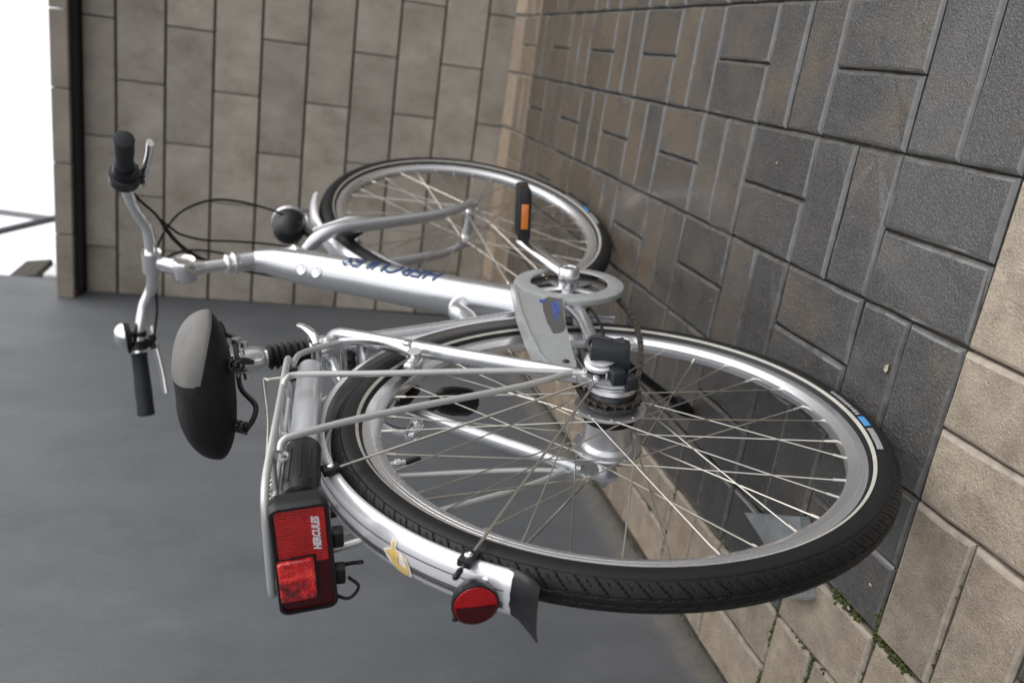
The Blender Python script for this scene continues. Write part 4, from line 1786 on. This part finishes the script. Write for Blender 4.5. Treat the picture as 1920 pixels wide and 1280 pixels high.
m.bbox((.012, -.1105, .366), (.008, .002, .034), .0008, Matrix.Rotation(rad(20), 3, 'Y'))
m.build('box_stripe', rack_paint, box)
m = MB()
m.lathe([(.058, .0085), (.068, .0085), (.070, .0125), (.078, .012), (.080, .008), (.088, .005), (.088, 0)], c=(0, 0, R), axis=(0, 1, 0), n=20)
m.build('left_axle_nut', hub_alu, bike)

# rim brakes
for sg in (-1, 1):
    boss = Vector((.138, sg * .050, .592))
    m = MB()
    tip = Vector((.262, sg * .036, .690))
    m.tube(spline([boss + Vector((0, sg * .008, 0)), boss + Vector((.022, sg * .016, .028)), boss + Vector((.065, sg * .008, .064)), tip], 6), lerp_r([.0085, .0075, .0062, .0055], 6), 14, flat=(1, .7), up=(0, 1, 0))
    m.tube([boss + Vector((0, -sg * .012, 0)), boss + Vector((-.006, sg * .018, .003))], [.009, .0095], 16)
    m.tube([boss + Vector((-.022, sg * .001, .012)), boss + Vector((-.014, sg * .0, .006)), boss], [.0085, .0105, .011], 18)
    m.lathe([(0, .0065), (.006, .006), (.0075, .003)], c=boss + Vector((-.022, sg * .003, .012)), axis=(-.9, sg * .2, .35), n=14)
    m.lathe([(-.004, .007), (.004, .007), (.006, .004)], c=boss + Vector((.012, sg * .020, .010)), axis=(0, sg, 0), n=6)
    br = m.build('brake_arm', bright_alu, bike)
    m = MB()
    pc = boss + Vector((.045, -sg * .028, .004))
    m.bbox(pc, (.052, .012, .013), .003, Matrix.Rotation(rad(28), 3, 'Y'))
    m.build('brake_pad', black_rubber, br)
m = MB()
m.tube([(.262, -.036, .690), (.262, .036, .690)], .0042, 10)
m.build('brake_link', bright_alu, bike)
m = MB()
m.tube([(.238 - .0 * q, -.028 + .0026 * q, .676 + .001 * math.sin(q * 2.0)) for q in range(22)], [.0062 + .0012 * math.cos(q * 3.1) for q in range(22)], 12)
m.build('brake_boot', black_rubber, bike)
for sg in (-1, 1):
    f0 = cr - AX * .105 + Vector((0, sg * .050, 0)) - PERP * .012
    m = MB()
    m.tube(spline([f0 + PERP * .035, f0 + PERP * .040 + AX * .03 + Vector((0, sg * .006, 0)), f0 + PERP * .040 + AX * .085 + Vector((0, -sg * .004, 0)), f0 + PERP * .040 + AX * .115 + Vector((0, -sg * .010, 0))], 5), lerp_r([.009, .0075, .0062, .0055], 5), 12)
    br = m.build('brake_arm', bright_alu, bike, M=MS)
    m = MB()
    m.bbox(f0 + PERP * .028 + AX * .022 + Vector((0, -sg * .026, 0)), (.05, .012, .013), .003, Matrix.Rotation(rad(35), 3, 'Y'))
    m.build('brake_pad', black_rubber, br)
m = MB()
f0 = cr - AX * .105 - PERP * .012 + PERP * .040 + AX * .113
m.tube([f0 + Vector((0, -.042, 0)), f0 + Vector((0, .042, 0))], .0035, 10)
m.build('brake_link', bright_alu, bike, M=MS)

# bottle dynamo on the left stay
m = MB()
dc = Vector((.262, .074, .520))
da = Vector((.22, .18, -.55)).normalized()
m.lathe([(-.040, .006), (-.038, .0105), (-.026, .0115), (-.022, .020), (.0, .0235), (.030, .0225), (.040, .016), (.042, 0)], c=dc, axis=tuple(da), n=10)
m.tube([dc + Vector((0, 0, .01)), dc + Vector((-.035, -.012, .035)), dc + Vector((-.065, -.018, .055))], [.009, .008, .007], 10)
m.build('dynamo', black_plastic, bike, angle=30)

# kick stand
m = MB()
k0, k1 = Vector((.375, .036, .245)), Vector((.425, .200, .046))
m.tube([k0, k0.lerp(k1, .5), k1], [.0105, .0085, .0080], 14)
m.bbox((.372, .026, .262), (.040, .034, .030), .006)
ks = m.build('kick_stand', dark_steel, bike)
m = MB()
dk = (k1 - k0).normalized()
m.tube([k1 - dk * .030, k1 - dk * .026, k1 + dk * .004, k1 + dk * .016, Vector((.440, .222, .024))], [.010, .0145, .0150, .012, .007], 14)
m.build('stand_foot', black_rubber, ks)

# cables
m = MB()
cables = [
    ([(.735, -.176, 1.052), (.775, -.140, 1.040), (.83, -.100, 1.025), (.88, -.055, 1.018), (.93, -.018, 1.01), (.95, .02, .98), (.95, .035, .93), (.93, .035, .87), (.91, .02, .80)], .0027),
    ([(.855, -.018, 1.040), (.868, -.040, 1.031), (.892, -.066, 1.014), (.922, -.083, .995), (.952, -.093, .968), (.98, -.097, .932), (.99, -.092, .889), (.99, -.078, .834), (.975, -.060, .780), (.955, -.040, .745)], .0027),
    ([(.84, -.095, 1.027), (.872, -.066, 1.010), (.90, -.042, .993), (.92, -.024, .949), (.93, -.017, .891), (.95, -.003, .815), (.93, .0, .77)], .0025),
    ([(.86, -.070, 1.016), (.88, -.030, .997), (.89, .002, .965), (.88, .018, .922), (.855, .026, .875), (.81, .034, .78), (.74, .040, .68), (.62, .042, .52)], .0025),
    ([(.80, .140, 1.052), (.82, .098, 1.045), (.85, .056, 1.046), (.885, .025, 1.043), (.915, .005, 1.02), (.93, .0, .97), (.915, .01, .90), (.88, .028, .85)], .0027),
]
for pts_, r_ in cables:
    m = MB()
    m.tube(spline(pts_, 8), r_, 8)
    m.build('cable', black_rubber, bike)
m = MB()
m.tube(spline([(.62, .042, .52), (.50, .045, .37), (.43, .03, .262), (.36, -.035, .274), (.24, -.052, .292), (.12, -.064, .325), (.045, -.085, .345)], 8), .0025, 8)
m.build('cable', black_rubber, bike)

# ------------------------------------------------------------------ pump clipped under the rack
pump = link('bicycle_pump', None)
pump.matrix_world = bike.matrix_world.copy()
tag(pump, 'silver and black hand pump clipped under the carrier rack', 'pump')
pa, pb = Vector((.168, -.034, .7345)), Vector((-.175, -.034, .7465))
pd = (pb - pa)
m = MB()
m.tube([pa, pa + pd * .006, pa + pd * .012, pa + pd * .69], [.010, .0160, .0172, .0172], 28)
m.build('barrel', pump_silver, pump)
m = MB()
m.tube([pa + pd * .672, pa + pd * .68, pa + pd * .96, pa + pd * .985, pa + pd], [.0180, .0195, .0195, .0185, .010], 28)
for q in range(10):
    a = 2 * math.pi * q / 10
    off = Vector((0, math.cos(a), math.sin(a))) * .0194
    m.tube([pa + pd * .74 + off, pa + pd * .94 + off], .0011, 6)
m.build('handle', black_plastic, pump)
m = MB()
m.bbox(pa + pd * .04 + Vector((.0, 0, .018)), (.022, .012, .022), .003)
m.build('clip', black_plastic, pump)

# ------------------------------------------------------------------ steel plate on the paving
px, py = Vector((-.139, -.079, 0)), Vector((-.068, .100, 0))
c0 = Vector((.345, .627, .016))
m = MB()
ux, uy = px.normalized(), Vector((-px.normalized().y, px.normalized().x, 0)) * -1
uy = Vector((px.normalized().y, -px.normalized().x, 0))
if uy.dot(py) < 0:
    uy = -uy
Lx, Ly = .160, .135
def PLQ(x, y):
    v_ = Vector((x, y, 0)) - Vector((c0.x, c0.y, 0))
    return (v_.dot(ux), v_.dot(uy))


pts4 = [PLQ(*q) for q in ((.322, .608), (.182, .533), (.121, .634), (.176, .668), (.254, .620))]


def pl3(a, b_, d):
    p = c0 + ux * a + uy * b_
    return (p.x, p.y, d)


m.prism(pts4, .0155, .0185, pl3)
for i in range(5):
    a_, b_ = pts4[i], pts4[(i + 1) % 5]
    e = Vector((b_[0] - a_[0], b_[1] - a_[1], 0)).normalized()
    nrm = (e.y, -e.x)
    t_ = .0025
    poly = [(a_[0] + e.x * .003, a_[1] + e.y * .003), (b_[0] - e.x * .003, b_[1] - e.y * .003), (b_[0] - e.x * .003 - nrm[0] * t_, b_[1] - e.y * .003 - nrm[1] * t_), (a_[0] + e.x * .003 - nrm[0] * t_, a_[1] + e.y * .003 - nrm[1] * t_)]
    m.prism(poly, .001, .0153, pl3)
pl_o = m.build('steel_plate', galv, smooth=False)
tag(pl_o, 'galvanised steel plate with folded edges lying behind the rear tyre', 'plate')

# ------------------------------------------------------------------ moss and litter
moss = MB()


def clump(x, y, z, s):
    n = 5
    vs, fs = [], []
    for i in range(n):
        a = 2 * math.pi * i / n + random.random()
        vs.append((x + math.cos(a) * s * random.uniform(.6, 1.2), y + math.sin(a) * s * random.uniform(.6, 1.2), z))
    vs.append((x + random.uniform(-.3, .3) * s, y + random.uniform(-.3, .3) * s, z + s * random.uniform(.6, 1.5)))
    for i in range(n):
        fs.append((i, (i + 1) % n, n))
    moss.add(vs, fs)


def moss_line(xa, ya, xb, yb, dens, w=.003, s=.0025):
    L = math.hypot(xb - xa, yb - ya)
    ph = random.uniform(0, 9)
    for i in range(int(L * dens)):
        t = random.random()
        if math.sin(t * L * 55 + ph) + random.uniform(-1, 1) < .25:
            continue
        clump(xa + (xb - xa) * t + random.gauss(0, w), ya + (yb - ya) * t + random.gauss(0, w), random.uniform(-.010, -.002), s * random.uniform(.5, 1.4))


moss_line(0, .606, .2, .606, 2200, .004, .0034)
moss_line(0, .7155, .2, .7155, 2000, .004, .0032)
moss_line(.2, .714, .4, .714, 700)
moss_line(.2, .714, .2, .918, 2600, .0045, .0036)
moss_line(0, .50, 0, .70, 2200, .004, .0034)
moss_line(.1, .716, .1, .918, 1600, .0035, .003)
moss_line(0, .70, 0, .918, 2000, .004, .0032)
moss_line(.4, .714, .4, .918, 400)
moss_line(.35, .708, .42, .708, 1500, .006, .004)
moss_line(.6, .716, .6, .918, 1300)
moss_line(.6, .817, .8, .817, 600)
moss_line(.2, .817, .4, .817, 160)
moss_line(-.2, .606, 0, .606, 2200, .004, .0032)
moss_line(-.1, .42, -.1, .92, 420)
moss_line(-.2, .716, 0, .716, 600)
moss_line(0, .817, .2, .817, 200)
moss_line(-.2, .60, -.2, .92, 500)
moss_line(.20, .56, .26, .53, 1800, .007, .0035)
for q in range(12):
    x_, y_ = random.choice([(.6, .35), (.5, .45), (.6, .62), (.8, .5), (.4, .62), (.3, .5)])
    moss_line(x_ - .05, y_ + .0, x_ + .02, y_ + .02, 160)
for y_ in (-.19, -.1, .02, .2, .42, .6):
    moss_line(2.22, y_, 2.4, y_, 350, .005, .004)
moss_line(2.2, -.4, 2.2, .6, 420)
moss_line(1.85, -.1, 1.97, -.1, 900, .005)
x_ = 0.2
while x_ < 2.4:
    moss_line(x_, wall_y(x_) - .008, x_ + .2, wall_y(x_ + .2) - .008, random.choice([60, 160, 320]), .003, .0022)
    x_ += .2
mo = moss.build('moss', mat_moss)
mo['kind'] = 'stuff'
mo['label'] = 'green moss growing in the joints of the paving'
mo['category'] = 'moss'

grit = MB()


def grain(x, y, z, s):
    vs = [(x + random.uniform(-1, 1) * s, y + random.uniform(-1, 1) * s, z + random.uniform(0, 1) * s) for _ in range(4)]
    grit.add(vs, [(0, 1, 2), (0, 2, 3), (0, 3, 1), (1, 3, 2)])


for q in range(2600):
    u_ = random.random()
    if u_ < .45:                         # along the foot of the house wall
        x_ = random.uniform(-.3, 2.4)
        grain(x_, wall_y(x_) - abs(random.gauss(0, .012)) - .004, random.choice([-.008, .001]), random.uniform(.0006, .0022))
    elif u_ < .8:                        # caught in the joints
        if random.random() < .5:
            grain(.1 * random.randint(-3, 22) + random.gauss(0, .0015), random.uniform(-.4, .92), random.uniform(-.010, -.004), random.uniform(.0006, .0016))
        else:
            grain(random.uniform(-.4, 2.4), .1 * random.randint(-4, 7) + random.gauss(0, .0015), random.uniform(-.010, -.004), random.uniform(.0006, .0016))
    else:
        grain(random.uniform(-.4, 2.4), random.uniform(-.4, .92), .0008, random.uniform(.0004, .0013))
go = grit.build('grit', mat_grit, smooth=False)
go['kind'] = 'stuff'
go['label'] = 'fine pale grit scattered over the paving and its joints'
go['category'] = 'grit'

lf = MB()
lf.add([(0, -.009, .001), (.007, -.002, .003), (.009, .007, .001), (.002, .012, .002), (-.006, .004, .004)], [(0, 1, 2), (0, 2, 3), (0, 3, 4)])
o = lf.build('dry_leaf', mat_leaf)
o.location = (.113, .268, .001)
o.scale = (.75, .6, .7)
tag(o, 'small pale dry leaf on the dark paver near the rear tyre', 'leaf')
spots = [(.055, .60, .5), (.03, .545, .45), (.50, .055, .35), (.93, .12, .3), (.62, .33, .3)]
peb = MB()
peb.lathe([(0, .004), (.002, .0045), (.0038, .002), (.004, 0)], axis=(0, 0, 1), n=8)
PEB = peb.mesh('pebble')
PEB.materials.append(mat_leaf)
labels = ['tiny pale pebble on the cut dark paver nearest the corner', 'tiny pale crumb on the dark paver below the rear tyre', 'tiny pale pebble on the dark paver right of the bicycle',
          'tiny pale crumb on a far dark paver right of the front wheel', 'tiny pale crumb on the dark paver beside the chain']
for (x_, y_, s_), lb in zip(spots, labels):
    o = link('pebble', PEB)
    o.location = (x_, y_, .0005)
    o.scale = (s_ * 1.6, s_ * 1.1, s_ * .7)
    tag(o, lb, 'pebble', 'pebbles on the paving')
print('pavers', n_pavers)
